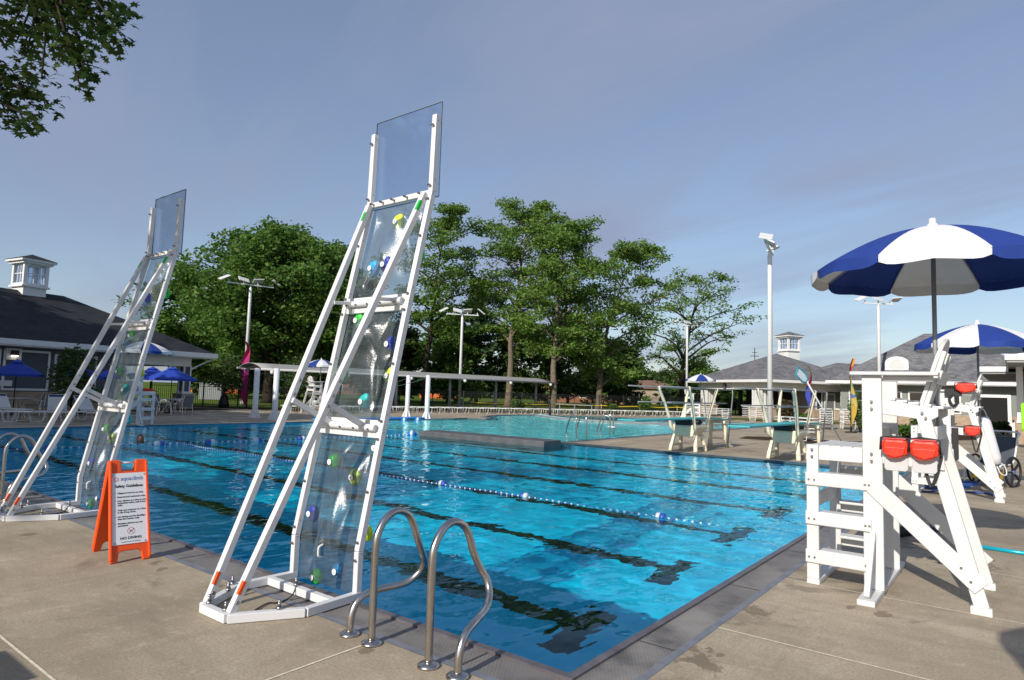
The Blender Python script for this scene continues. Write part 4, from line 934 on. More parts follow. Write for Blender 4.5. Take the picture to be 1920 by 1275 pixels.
def col_cluster(parent, x, y, w, zb, zt, n=4):
    mb = MB(); mb.bx(x - w * .62, x + w * .62, y - w * .62, y + w * .62, 0, zb); mb.bx(x - w * .68, x + w * .68, y - w * .68, y + w * .68, zb, zb + .09); ped = mb.build('stone_pier', stone, parent)
    mb = MB(); mb.bx(x - w * .5, x + w * .5, y - w * .5, y + w * .5, zb + .09, zb + .24)
    for i in range(n):
        for j in range(n):
            if i in (0, n - 1) or j in (0, n - 1): mb.box((x - w * .4 + w * .8 * i / (n - 1), y - w * .4 + w * .8 * j / (n - 1), (zb + .24 + zt) / 2), (.15, .15, zt - zb - .24))
    mb.build('column_posts', trim, parent)
    mb = MB(); mb.bx(x - w * .34, x + w * .34, y - w * .34, y + w * .34, zb + .24, zt); mb.build('column_infill', sid_v, parent)

# ---- left clubhouse (local x runs along the pool-side eave towards the corner)
lb_rot = atan2(.887, .46)
LB = thing('clubhouse', 'low blue grey clubhouse with dark hip roof and white cupola at the left edge', 'building', (-18.07, 40, 0), lb_rot)
def lbx(px):  # local x on the wall plane y=1.0 for a picture column
    k = (px - CX) / F; ox, oy = -18.07, 40.0; ux, uy = cos(lb_rot), sin(lb_rot); vx, vy = -uy, ux
    bx_, by_ = ox + vx * 1.0, oy + vy * 1.0; return (k * by_ - bx_) / (ux - k * uy)
mb = MB(); hip(mb, -30, 0, 0, 11.8, 3.34, 6.35); mb.build('roof', roof_shaded, LB)
mb = MB(); fascia(mb, -30, 0, 0, 11.8, 3.10, 3.36); mb.build('fascia', trim, LB)
mb = MB(); mb.bx(-30, -.02, .02, 11.78, 3.04, 3.098); mb.build('soffit', trim, LB)
mb = MB(); mb.bx(-29, -5.4, 1.0, 10.8, .9, 3.04); mb.build('wall', sid_h, LB)
mb = MB(); mb.bx(-29, -5.35, .93, 10.85, 0, .9); mb.build('stone_base', stone, LB)
mb = MB(); mb.bx(-5.4, -1.05, .9, 1.15, 2.52, 3.04); mb.bx(-1.35, -1.05, 1.15, 10.8, 2.52, 3.04); mb.build('porch_beam', trim, LB)
def sq_col(x, y):
    mb = MB(); mb.bx(x - .40, x + .40, y - .40, y + .40, 0, .82); mb.bx(x - .44, x + .44, y - .44, y + .44, .82, .90); mb.build('stone_pier', stone, LB)
    mb = MB(); mb.bx(x - .30, x + .30, y - .30, y + .30, .90, 1.02)
    for sx in (-1, 1):
        for sy in (-1, 1): mb.box((x + sx * .21, y + sy * .21, 1.77), (.09, .09, 1.5))
    mb.build('column_posts', trim, LB); mb = MB(); mb.bx(x - .2, x + .2, y - .2, y + .2, 1.02, 2.52); mb.build('column_infill', sid_h, LB)
    mb = MB(); mb.beam((x + .22, y - .2, 1.02 - .05), (x + .42, y - .42, .9), .05, .05); mb.beam((x + .25, y - .1, 2.35), (x + 1.25, y - .75, 3.02), .07, .09); mb.build('bracket', trim, LB)
for x, y in ((-1.3, 1.1), (-1.3, 10.6), (-4.9, 10.6)): sq_col(x, y)
for p0, p1, z0, h in ((-45, 3, 1.05, 1.75), (8, 96, 1.05, 1.75), (104, 184, 1.05, 1.65)):
    x0, x1 = lbx(p0), lbx(p1); window(LB, ((x0 + x1) / 2, 1.0, z0), x1 - x0 - .2, h, -1, 'y', rows=1, cols=1, glass=sid_h)
x0 = lbx(26); mb = MB(); mb.bx(x0 - .33, x0 + .33, .90, 1.0, 2.40, 2.95); mb.build('lamp_panel', trim, LB)
mb = MB(); mb.bx(x0 - .14, x0 + .14, .74, .90, 2.62, 2.85); lm = mb.build('wall_lamp', dark_m, LB)
em = NT('lit_lamp'); em.b.inputs['Emission Color'].default_value = (1, .85, .6, 1); em.b.inputs['Emission Strength'].default_value = 3.0
mb = MB(); mb.bx(x0 - .12, x0 + .12, .76, .88, 2.56, 2.618); mb.build('lit_bulb', em.m, lm)
mb = MB(); x0 = lbx(14); mb.bx(x0 - .3, x0 + .3, .98 - .06, .945, 1.15, 1.42); mb.build('notice', trim, LB)
cupola(LB, -7.7, 5.9, 6.1, 1.25, .42, 1.30, roof_shaded)
mb = MB(); x0, x1 = lbx(120), lbx(255); mb.build
# ---- open pavilion with its wing
rb_rot = atan2(.31, .95)
PV_ = thing('pavilion', 'open pavilion with grey hip roof, white column piers and small white cupola', 'building', (20.8, 53, 0), rb_rot)
mb = MB(); hip(mb, 0, 11.5, 0, 11.4, 3.22, 5.85); mb.quad((5.7, 5.7, 5.80), (10.2, 5.7, 5.80), (11.5, 0, 3.24), (5.7, 0, 3.24)) if False else None
mb.build('roof', roof_m, PV_)
mb = MB(); hip(mb, 7.5, 24, .4, 10.0, 3.215, 5.25); wing = mb.build('wing_roof', roof_m, PV_)
mb = MB(); fascia(mb, 0, 11.5, 0, 11.4, 3.02, 3.23); mb.bx(11.55, 22, .35, .40, 3.02, 3.22); mb.build('fascia', trim, PV_)
mb = MB(); mb.bx(.02, 11.48, .02, 11.38, 2.97, 3.018); mb.bx(11.5, 22, .42, 9, 2.97, 3.01); mb.build('soffit', trim, PV_)
mb = MB()
for a in ((.7, 11, .75, 1.0), (.7, .95, 1.0, 10.6), (.7, 11, 10.4, 10.65)): mb.bx(a[0], a[1], a[2], a[3], 2.42, 2.97)
mb.build('frieze_beam', trim, PV_)
col_cluster(PV_, 1.35, 2.2, 1.3, .85, 2.42); col_cluster(PV_, 1.35, 9.9, 1.0, .85, 2.42)
mb = MB(); mb.bx(5.0, 5.3, 9.9, 10.2, 0, 2.42); mb.bx(9.0, 9.3, 9.9, 10.2, 0, 2.42); mb.build('dark_post', pm('dark_post', (.035, .035, .04), .6), PV_)
mb = MB(); mb.bx(4.6, 7.2, 4.0, 8.5, 0, 2.42); mb.build('shade_block', interior, PV_)  # added near-black block that paints the shade under the pavilion roof
mb = MB(); mb.bx(6.2, 22, 1.6, 9.0, .85, 2.97); mb.build('wall', sid_v, PV_); mb = MB(); mb.bx(6.15, 22, 1.54, 9.0, 0, .85); mb.build('stone_base', stone, PV_)
window(PV_, (6.75, 1.6, .9), .5, 1.5, rows=2, cols=1); window(PV_, (9.7, 1.6, .9), .8, 1.5, rows=2, cols=2)
mb = MB(); mb.bx(7.4, 8.3, 1.50, 1.54, 0, 2.15); d_ = mb.build('door', pm('grey_door', (.16, .17, .165), .6), PV_); mb = MB(); mb.bx(7.28, 7.40, 1.48, 1.54, 0, 2.27); mb.bx(8.3, 8.42, 1.48, 1.54, 0, 2.27); mb.bx(7.40, 8.3, 1.48, 1.54, 2.15, 2.27); mb.build('door_frame', trim, d_)
for x in (8.75, 16.2): 
    mb = MB(); mb.bx(x - .42, x + .42, .75, 1.53, 0, .80); mb.bx(x - .46, x + .46, .71, 1.53, .80, .88); mb.build('stone_pier', stone, PV_)
    mb = MB(); mb.bx(x - .34, x + .34, .80, 1.45, .88, 1.0)
    for u in (-.27, 0, .27): mb.box((x + u, .88, 1.96), (.10, .10, 1.92))
    mb.beam((x - .25, .86, 2.55), (x - .75, .6, 2.96), .07, .08); mb.beam((x + .25, .86, 2.55), (x + .75, .6, 2.96), .07, .08); mb.build('column_posts', trim, PV_)
mb = MB(); mb.tube([(.66, 6.4, 2.70), (.60, 6.4, 2.70)], .26, 20); ck = mb.build('wall_clock', dark_m, PV_); mb = MB(); mb.tube([(.60, 6.4, 2.70), (.585, 6.4, 2.70)], .19, 20); mb.build('clock_face', pm('clock_face', (.30, .31, .32), .5), ck)
cupola(PV_, 7.2, 5.7, 5.55, 1.35, .55, 1.25, roof_m)
fin = thing('roof_finial', 'thin dark cross shaped finial mast behind the pavilion roof', 'mast', gnd(1415, 70)); zt = zat(1415, 652, 70); mb = MB(); mb.tube([(0, 0, 0), (0, 0, zt)], .04, 6); mb.tube([(-.45, 0, zt - .9), (.45, 0, zt - .9)], .035, 6); mb.tube([(-.3, 0, zt - .5), (.3, 0, zt - .5)], .03, 6); mb.build('mast', black_iron, fin)
# ---- bathhouse (pool-frame axes): local x = away from the pool, local y towards the pavilion
BH = thing('bathhouse', 'large grey bathhouse with tall hip roof and arched white dormer at right', 'building', P(52.4, -4.4), TH)
mb = MB(); hip(mb, 0, 12, 0, 14.2, 3.22, 7.25); mb.build('roof', roof_m, BH)
mb = MB(); fascia(mb, 0, 12, 0, 14.2, 3.02, 3.24); mb.build('fascia', trim, BH); mb = MB(); mb.bx(.02, 11.98, .02, 14.18, 2.97, 3.018); mb.build('soffit', trim, BH)
mb = MB(); mb.bx(1.1, 11, .8, 13.4, .9, 2.97); mb.build('wall', sid_v, BH); mb = MB(); mb.bx(1.04, 11, .75, 13.45, 0, .9); mb.build('stone_base', stone, BH)
for y, w in ((12.0, 1.4), (9.9, 1.2), (8.0, 1.4), (6.1, .9)): window(BH, (1.1, y, 1.05), w, 1.35, -1, 'x', rows=2, cols=1)
mb = MB(); mb.bx(1.0, 1.039, 2.9, 4.6, 0, 2.2); mb.build('doorway', interior, BH)  # flat near-black sheet painted for the shade inside the opening
mb = MB(); mb.bx(.98, 1.04, 4.6, 4.80, 0, 2.4); mb.bx(.98, 1.04, 2.7, 2.9, 0, 2.4); mb.bx(.98, 1.04, 2.9, 4.6, 2.2, 2.4); mb.build('door_frame', trim, BH)
mb = MB(); mb.bx(.95, .99, 4.98, 5.3, 1.7, 1.8); mb.build('name_plate', trim, BH)
mb = MB(); n = 12; yd = 9.55; arch = [(yd - .78, 3.75)] + [(yd - .78 * cos(pi * k / n), 4.65 + .50 * sin(pi * k / n)) for k in range(n + 1)] + [(yd + .78, 3.75)]
mb.prism(arch, 1.35, 3.6, 'x'); dm = mb.build('dormer', trim, BH); mb = MB()
for k in range(9): mb.box((1.34, yd, 4.0 + .11 * k), (.05, 1.0 - (.0 if k < 6 else .14 * (k - 5)), .07))
mb.build('louver', louver, dm); mb = MB(); mb.bx(1.2, 3.0, yd - .98, yd + .98, 3.66, 3.76); mb.build('dormer_sill', trim, dm)
# ---- snack porch at the right edge
SP = thing('snack_porch', 'grey building with stepped white eaves and open porch at the right edge', 'building', P(29.4, -1.75), TH)
mb = MB(); mb.prism([(-9, 5.2), (-4.5, 5.2), (0, 3.82), (0, 3.80), (-9, 3.80)], 0, 5.4, 'x') if False else None
mb.prism([(.0, 3.66), (-4.5, 5.3), (-9, 3.66)], .02, 5.6, 'x'); mb.prism([(1.05, 3.42), (-4.5, 5.0), (-10, 3.42)], 5.62, 17, 'x'); mb.build('roof', roof_m, SP)
mb = MB(); mb.bx(-.06, 0, -9, .06, 3.46, 3.72); mb.bx(0, 5.55, 0, .06, 3.46, 3.72); mb.bx(5.52, 5.58, 0, 1.12, 3.22, 3.46); mb.bx(5.58, 17, 1.06, 1.12, 3.22, 3.46); mb.build('fascia', trim, SP)
mb = MB(); mb.bx(0, 5.5, -9, -.01, 3.36, 3.455); mb.bx(5.6, 17, -9, 1.05, 3.12, 3.215); mb.build('soffit', pm('grey_soffit', (.30, .31, .31), .8), SP)
mb = MB(); mb.bx(3.7, 17, -9, -.35, .9, 3.12); mb.build('wall', sid_h, SP); mb = MB(); mb.bx(3.64, 17, -9, -.29, 0, .9); mb.build('stone_base', stone, SP)
mb = MB(); mb.bx(3.60, 3.72, -.52, -.28, .9, 3.36); mb.bx(3.58, 3.72, -9, -.25, .9, 1.02); mb.build('corner_trim', trim, SP); window(SP, (3.7, -1.35, 1.15), 1.3, 1.75, -1, 'x', rows=1, cols=1)
rail = thing('porch_railing', 'white porch railing with dark top at the right picture edge', 'railing', P(29.0, -1.9), TH)
mb = MB(); mb.bx(0, 3.4, -.03, .03, .98, 1.03); mb.build('top_rail', dark_m, rail)
for k in range(3):
    mb = MB(); mb.bx(1.65 * k, 1.65 * k + .07, -.035, .035, 0, .98); mb.build('post', white_paint, rail)
for z in (.08, .52):
    mb = MB(); mb.bx(.08, 3.4, -.02, .02, z, z + .04); mb.build('bar', white_paint, rail)
mb = MB(); mb.grid(lambda u, v: (.02 + .02 * sin(9 * u), .6 * u - .3, 1.75 - 1.05 * v - .05 * sin(7 * u)), 12, 8)
tw = mb.build('towel', pm('lime_cloth', (.25, .62, .02), .8, var=.1, vscale=12), None, solid=.015); tw.location = P(28.6, -2.45); tw.rotation_euler = (0, 0, TH); tag(tw, 'lime green cloth hanging by the railing at the right picture edge', 'towel')
# ---- far houses beyond the lawn
brick_m = pm('orange_brick', (.30, .13, .06), .9, var=.25, vscale=2); tanw = pm('tan_wall', (.34, .27, .20), .9, var=.15, vscale=1)
def house(label, px, dep, w, d, he, hr, wall, rot):
    t = thing('brick_house', label, 'house', gnd(px, dep), rot); mb = MB(); mb.bx(-w / 2, w / 2, -d / 2, d / 2, 0, he); mb.build('wall', wall, t)
    mb = MB(); hip(mb, -w / 2 - .6, w / 2 + .6, -d / 2 - .6, d / 2 + .6, he, hr); mb.build('roof', pm('brown_roof', (.17, .10, .07), .9, var=.2, vscale=1), t)
    for k in range(3):
        window(t, (-w / 3 + w / 3 * k, -d / 2, he * .3), 1.2, he * .45)
    return t
house('orange brick house with white window frames beyond the fence, between the middle trunks', 1085, 120, 15, 8, 3.2, 5.2, brick_m, .1)
house('low tan house with brown roof beyond the fence, left of the diving boards', 1195, 135, 16, 8, 3.0, 4.8, tanw, -.1)
house('long low brick house far behind the fence, left of the nearer climbing wall', 560, 140, 26, 8, 2.6, 4.2, brick_m, .2)
orange_net = pm('orange_net', (.62, .15, .03), .8)
for px, dep, w, lb in ((405, 92, 7, 'strip of orange safety netting on the far lawn, left of the feather flag'), (822, 105, 6, 'strip of orange safety netting on the far lawn, right of the flared columns')):
    mb = MB(); mb.grid(lambda u, v: (-w / 2 + w * u, .15 * sin(8 * u), .1 + .8 * v), 16, 3); o = tag(mb.build('safety_netting', orange_net, None, solid=.03), lb, 'netting'); o.location = gnd(px, dep)
util = thing('utility_box', 'plain grey utility box standing behind the fence near the clubhouse', 'utility box', gnd(398, 62), .2); mb = MB(); mb.bx(-1.0, 1.0, -.5, .5, 0, 1.5); mb.build('cabinet', pm('grey_cabinet', (.26, .28, .29), .6), util, bevel=.03); mb = MB(); mb.bx(-1.05, 1.05, -.55, .55, 1.5, 1.56); mb.build('lid', MATS['grey_cabinet'], util)
# ================================================================== TREES
def leaf_mat(name, c1, c2, c3, trans=.42):
    q = NT(name); g = q.n('ShaderNodeNewGeometry').outputs['Random Per Island']
    c = q.mix(q.rng(g, 0, .6), (*c1, 1), (*c2, 1)); c = q.mix(q.rng(g, .6, 1), c, (*c3, 1))
    q.base(c); q.b.inputs['Roughness'].default_value = .6; q.b.inputs['Specular IOR Level'].default_value = .25
    tl = q.n('ShaderNodeBsdfTranslucent', {0: c}); m = q.n('ShaderNodeMixShader', {0: trans, 1: q.b.outputs[0], 2: tl.outputs[0]}); q.link(m.outputs[0], q.out.inputs[0]); return q.m
leaf_oak = leaf_mat('oak_leaves', (0.060, 0.133, 0.023), (0.104, 0.204, 0.035), (0.164, 0.256, 0.051))
leaf_locust = leaf_mat('locust_leaves', (0.082, 0.168, 0.026), (0.141, 0.248, 0.043), (0.223, 0.327, 0.068))
leaf_dark = leaf_mat('dark_leaves', (.036, .074, .016), (.058, .107, .022), (.090, .140, .030), .2)
leaf_spruce = leaf_mat('conifer_needles', (.032, .069, .027), (.053, .099, .036), (.074, .123, .046), .1)
leaf_maple = leaf_mat('maple_leaves', (.025, .05, .010), (.035, .07, .013), (.06, .095, .018), .3)
bark = pm('grey_bark', (.16, .13, .095), .95, var=.35, vscale=6, bump=.7, bscale=12, spec=.1); bark_d = pm('dark_bark', (.035, .028, .022), .95, var=.35, vscale=6, bump=.7, bscale=12, spec=.1)
def leaf_cards(cent, n_per, rad, flat, size, rg, droop=.0):
    C_ = np.repeat(np.asarray(cent), n_per, axis=0); N = len(C_)
    off = rg.normal(0, 1, (N, 3)); off /= np.maximum(1e-6, np.linalg.norm(off, axis=1, keepdims=True)); off *= (rg.uniform(0, 1, (N, 1)) ** .45) * rad; off[:, 2] *= flat
    c = C_ + off; s = size * rg.uniform(.55, 1.35, (N, 1))
    a = rg.normal(0, 1, (N, 3)); a[:, 2] *= .5; a /= np.linalg.norm(a, axis=1, keepdims=True)
    b = rg.normal(0, 1, (N, 3)); b -= a * (a * b).sum(1, keepdims=True); b /= np.linalg.norm(b, axis=1, keepdims=True)
    a *= s; b *= s * .55
    v = np.stack([c - a, c - b * .9 + a * .15, c + a * .95, c + b * .9 + a * .05], 1).reshape(-1, 3); f = np.arange(4 * N).reshape(-1, 4); return v, f
def tree(name, label, loc, H, crown_r, crown_z0, seed, leafm, barkm, trunk_r=.3, n_limb=11, sub=5, cards=9000, size=.26, flat=.55, clr=None, lean=(0, 0), shape='dome', group=None, tw=1.0, fork=None, clump=1.0):
    rg = np.random.default_rng(seed); rr_ = random.Random(seed); t = thing(name, label, 'tree', loc, 0, group); cent = []
    mb = MB(); top = H * .86; tp = []
    for k in range(9):
        f = k / 8; tp.append(Vector((lean[0] * f * f + rr_.uniform(-.12, .12) * (k > 0) * trunk_r * 3, lean[1] * f * f + rr_.uniform(-.12, .12) * (k > 0) * trunk_r * 3, top * f)))
    sp_ = smooth_path(tp, 3); mb.tube(sp_, [trunk_r * (1.35 if i == 0 else (1 - .93 * (i / (len(sp_) - 1)) ** .9)) for i in range(len(sp_))], 9)
    def at_h(z):
        f = max(0, min(1, z / top)) * (len(sp_) - 1); i = int(min(f, len(sp_) - 2)); return sp_[i].lerp(sp_[i + 1], f - i)
    def width(f):  # f 0 at crown base .. 1 top
        if shape == 'dome': return max(.12, sin(pi * min(1, .18 + .80 * f)) ** .7) if f > .3 else .78 + .25 * f
        if shape == 'cone': return max(.08, 1 - f) ** .9
        if shape == 'vase': return .50 + .62 * sin(pi * min(.92, f * .92)) if f < .75 else max(.25, .95 - (f - .75) * 2.3)
        return 1.0
    for k in range(n_limb):
        f = (k + rr_.uniform(.1, .9)) / n_limb; zt = crown_z0 + (H - crown_z0) * (f * .97); az = k * 2.39996 + rr_.uniform(-.5, .5)
        L = crown_r * width(f) * rr_.uniform(.72, 1.05); z_at = max(crown_z0 * .62, zt - L * (.55 if shape != 'cone' else -.05)) ; z_at = min(z_at, top * .96)
        s0 = at_h(z_at); e = Vector((at_h(min(zt, top)).x + cos(az) * L, at_h(min(zt, top)).y + sin(az) * L, zt))
        m1 = s0.lerp(e, .38) + Vector((0, 0, (.10 if shape != 'cone' else -.02) * L)) + Vector((rr_.uniform(-.1, .1), rr_.uniform(-.1, .1), 0)) * L
        path = smooth_path([s0, m1, s0.lerp(e, .72) + Vector((0, 0, .05 * L)), e], 4); r0 = trunk_r * (.42 * (1 - .6 * f)) * tw
        mb.tube(path, [max(.012, r0 * (1 - .9 * i / (len(path) - 1))) for i in range(len(path))], 6, cap=False)
        for j in range(sub):
            u = .35 + .65 * (j + rr_.random()) / sub; i = int(u * (len(path) - 1)); b0 = path[i]; d = Vector((rr_.gauss(0, 1), rr_.gauss(0, 1), rr_.gauss(.25, .55))); d.normalize(); sl = L * rr_.uniform(.22, .42) + .25
            b1 = b0 + d * sl; bm = b0.lerp(b1, .5) + Vector((0, 0, .08 * sl)); mb.tube([b0, bm, b1], [max(.010, r0 * .35), max(.009, r0 * .25), .008], 5, cap=False)
            cent += [tuple(b1), tuple(bm)] + [tuple(b0.lerp(b1, rr_.uniform(.5, 1.15)) + Vector((rr_.gauss(0, .3), rr_.gauss(0, .3), rr_.gauss(0, .15))) * sl)]
        cent.append(tuple(e))
    mb.build('trunk', barkm, t)
    n_per = max(3, int(cards / len(cent))); rad = clr or crown_r * .20
    v, fcs = leaf_cards(cent, n_per, rad * clump, flat, size, rg); np_mesh('crown', v, fcs, leafm, t); return t
def px2m(px, dep): return px / F * dep
def T(name, label, px, dep, topy, wpx, z0, seed, leafm, barkm, **kw):
    H = zat(px, topy, dep) * 1.0; return tree(name, label, gnd(px, dep), H, px2m(wpx / 2, dep), z0, seed, leafm, barkm, **kw)
# the big spreading tree behind the shade canopy
T('spreading_tree', 'huge spreading dark green tree between the two climbing walls, behind the magenta flag', 505, 57, 428, 350, 5.0, 3, leaf_oak, bark_d, trunk_r=.55, n_limb=34, sub=9, cards=48000, size=.21, flat=.62, clr=1.35, tw=.8)
T('spreading_tree', 'dense dark green tree right behind the nearer climbing wall base, under the huge crown', 620, 64, 455, 190, 3.5, 8, leaf_oak, bark_d, trunk_r=.35, n_limb=20, sub=7, cards=20800, size=.21, flat=.6, clr=1.3)
T('spreading_tree', 'dark tree filling the gap just above the clubhouse corner', 345, 66, 492, 170, 3.2, 21, leaf_oak, bark_d, trunk_r=.35, n_limb=18, sub=7, cards=17600, size=.21, flat=.6, clr=1.25)
# locusts
T('locust_tree', 'airy tall tree with dark forked trunk directly right of the nearer climbing wall', 797, 65, 372, 165, 7.5, 4, leaf_locust, bark_d, trunk_r=.36, n_limb=17, sub=6, cards=15200, size=.165, flat=.38, clr=1.05, lean=(1.5, 0), shape='vase', tw=1.1)
T('locust_tree', 'tallest airy tree with pale grey trunk, behind the middle of the shade canopy', 953, 67, 366, 185, 7.0, 5, leaf_locust, bark, trunk_r=.40, n_limb=22, sub=7, cards=24700, size=.165, flat=.40, clr=1.1, lean=(1.6, 0), shape='vase')
T('locust_tree', 'tall tree with pale forked trunk standing at the right end of the shade canopy', 1038, 62, 405, 190, 5.5, 6, leaf_locust, bark, trunk_r=.36, n_limb=20, sub=7, cards=21850, size=.165, flat=.42, clr=1.05, lean=(.6, 0), shape='vase')
T('locust_tree', 'tall leaning airy tree, rightmost of the middle group, left of the open sky gap', 1122, 66, 440, 205, 3.5, 7, leaf_locust, bark, trunk_r=.34, n_limb=22, sub=7, cards=20900, size=.165, flat=.42, clr=1.05, lean=(3.2, 0), shape='vase')
T('sparse_tree', 'lone sparse tree with thin foliage behind the slender light pole', 1277, 84, 503, 190, 3.8, 12, leaf_locust, bark_d, trunk_r=.40, n_limb=20, sub=6, cards=8320, size=.18, flat=.40, clr=1.0, lean=(2.5, 0), shape='vase', tw=1.35)
# darker company behind
T('conifer_tree', 'pointed dark conifer between the tallest airy trees', 893, 84, 515, 120, 1.5, 13, leaf_spruce, bark_d, trunk_r=.25, n_limb=34, sub=5, cards=9000, size=.34, flat=.5, clr=.85, shape='cone')
for i, (px, dep, ty, w, lb) in enumerate(((840, 80, 592, 110, 'rounded bright green tree behind the middle light pole'), (975, 88, 600, 150, 'dense dark tree low behind the pale grey trunks'), (1065, 84, 590, 140, 'dense dark tree low behind the pale forked trunk'), (1160, 95, 640, 110, 'low dark tree right of the leaning airy tree'), (745, 82, 610, 110, 'dense dark tree seen through the nearer climbing wall'), (690, 78, 560, 130, 'dark green tree behind the bumpy panels of the nearer climbing wall'), (560, 80, 600, 170, 'low dark tree under the huge spreading crown'), (450, 78, 610, 150, 'low dark tree just right of the clubhouse roof'), (380, 80, 590, 110, 'low dark tree behind the clubhouse corner'))):
    T('broadleaf_tree', lb, px, dep, ty, w, 1.2, 40 + i, leaf_dark if i not in (0,) else leaf_oak, bark_d, trunk_r=.22, n_limb=16, sub=6, cards=6500, size=.36, flat=.7, clr=1.3)
for i, (px, dep, ty, w, lb) in enumerate(((1190, 150, 690, 120, 'rounded far tree beyond the tan house, in the sky gap'), (1130, 165, 700, 110, 'far green tree left of the sky gap'), (1245, 160, 705, 100, 'far green tree behind the left ends of the diving boards'), (1310, 130, 690, 90, 'far dark tree under the lone sparse tree'), (1350, 120, 705, 80, 'green tree left of the open pavilion roof'), (1395, 92, 722, 90, 'bright green tree seen through the open pavilion'), (1300, 95, 735, 90, 'low bushy tree behind the small striped parasol'), (1010, 150, 715, 130, 'low far tree behind the pale trunks'), (900, 150, 720, 140, 'low far tree behind the shade canopy middle'), (770, 150, 720, 130, 'low far tree left of the flared columns'), (470, 130, 700, 150, 'low far tree behind the magenta flag'))):
    T('far_tree', lb, px, dep, ty, w, .8, 70 + i, leaf_oak if i % 2 else leaf_dark, bark_d, trunk_r=.25, n_limb=13, sub=5, cards=4200, size=.55, flat=.75, clr=1.9)
# shrubs
def shrub(label, px, dep, h, w, seed, m=None, cards=900, size=.09):
    t = thing('shrub', label, 'shrub', gnd(px, dep)); rg = np.random.default_rng(seed); mb = MB(); rr_ = random.Random(seed); cent = []
    for k in range(9):
        a = rr_.uniform(0, 6.28); e = Vector((cos(a) * w * .45 * rr_.random(), sin(a) * w * .45 * rr_.random(), h * rr_.uniform(.45, .95))); mb.tube([(0, 0, 0), e * .5 + Vector((0, 0, .05)), e], [.02, .014, .006], 5); cent += [tuple(e), tuple(e * .65)]
    mb.build('stem', bark_d, t); v, f = leaf_cards(cent, cards // len(cent), w * .26, h / w * .9, size, rg); np_mesh('foliage', v, f, m or leaf_oak, t); return t
for i, (px, dep, h, w, lb, m) in enumerate(((1212, 58, 1.6, 1.6, 'rounded green shrub in the mulch left of the diving boards', leaf_oak), (1150, 56, .7, 1.2, 'small shrub in the mulch behind the lounge row', leaf_dark), (1265, 62, 1.2, 2.4, 'clipped dark shrub behind the far end of the fence', leaf_dark), (970, 53, .9, 1.4, 'grey leaved shrub behind the shade canopy middle', leaf_dark),
        (1476, 43, 1.6, 1.2, 'reddish brown thin shrub behind the nearer diving board rails', leaf_mat('copper_leaves', (.085, .05, .028), (.11, .075, .035), (.07, .075, .03))), (1506, 44, .7, 1.0, 'low green shrub right of the reddish shrub', leaf_oak), (1612, 34.5, 2.0, 1.3, 'upright young green shrub beside the yellow feather flag', leaf_oak), (1640, 35.5, 1.2, 1.2, 'low green shrub right of the yellow feather flag', leaf_oak),
        (1726, 33, .95, 1.5, 'rounded green shrub seen under the nearest stand seat', leaf_dark), (1700, 31, .6, 1.6, 'low spreading shrub nearest the second lifeguard stand', leaf_oak), (1760, 34, .7, 1.5, 'low green shrub behind the red hip packs', leaf_oak), (1845, 37, .8, 1.2, 'dark low plants before the bathhouse doorway', leaf_dark), (1880, 37.5, .7, 1.2, 'dark low plants right of the wheeled chair', leaf_dark))):
    shrub(lb, px, dep, h, w, 200 + i, m)
# young trees near the clubhouse
def young_tree(label, px, dep, h, r, seed, bag):
    t = tree('young_tree', label, gnd(px, dep), h, r, h * .32, seed, leaf_dark, bark_d, trunk_r=.05, n_limb=14, sub=4, cards=2200, size=.09, flat=.8, clr=r * .36)
    if bag:
        mb = MB(); mb.lathe([(.33, 0), (.32, .3), (.22, .75), (.10, .92), (.06, .95)], n=14); mb.build('watering_bag', dark_m, t)
    return t
young_tree('small dark tree standing before the clubhouse windows on the patio', 138, 28.6, 2.75, .95, 31, False)
young_tree('small dark tree with black watering bag beside the magenta flag', 422, 43, 3.3, 1.2, 32, True)
young_tree('small dark tree with dense crown behind the fence, right of the flared columns pair', 560, 52, 3.8, 1.9, 33, False)
# shade trees standing left of the picture, outside it
for i, (x, y, H, r, z0, lb) in enumerate(((-25.5, 15.5, 13, 6.0, 3.5, 'large leafy tree shading the clubhouse, off the left side'), (-33, 21, 14, 6.5, 3.5, 'large leafy tree beyond the clubhouse, off the left side'), (-21.5, 6.5, 12, 5.0, 4.5, 'large leafy tree shading the left end of the pool, off the left side'))):
    tree('shade_tree', lb, (x, y, 0), H, r, z0, 90 + i, leaf_oak, bark_d, trunk_r=.35, n_limb=24, sub=7, cards=9000, size=.34, flat=.7, clr=1.4)
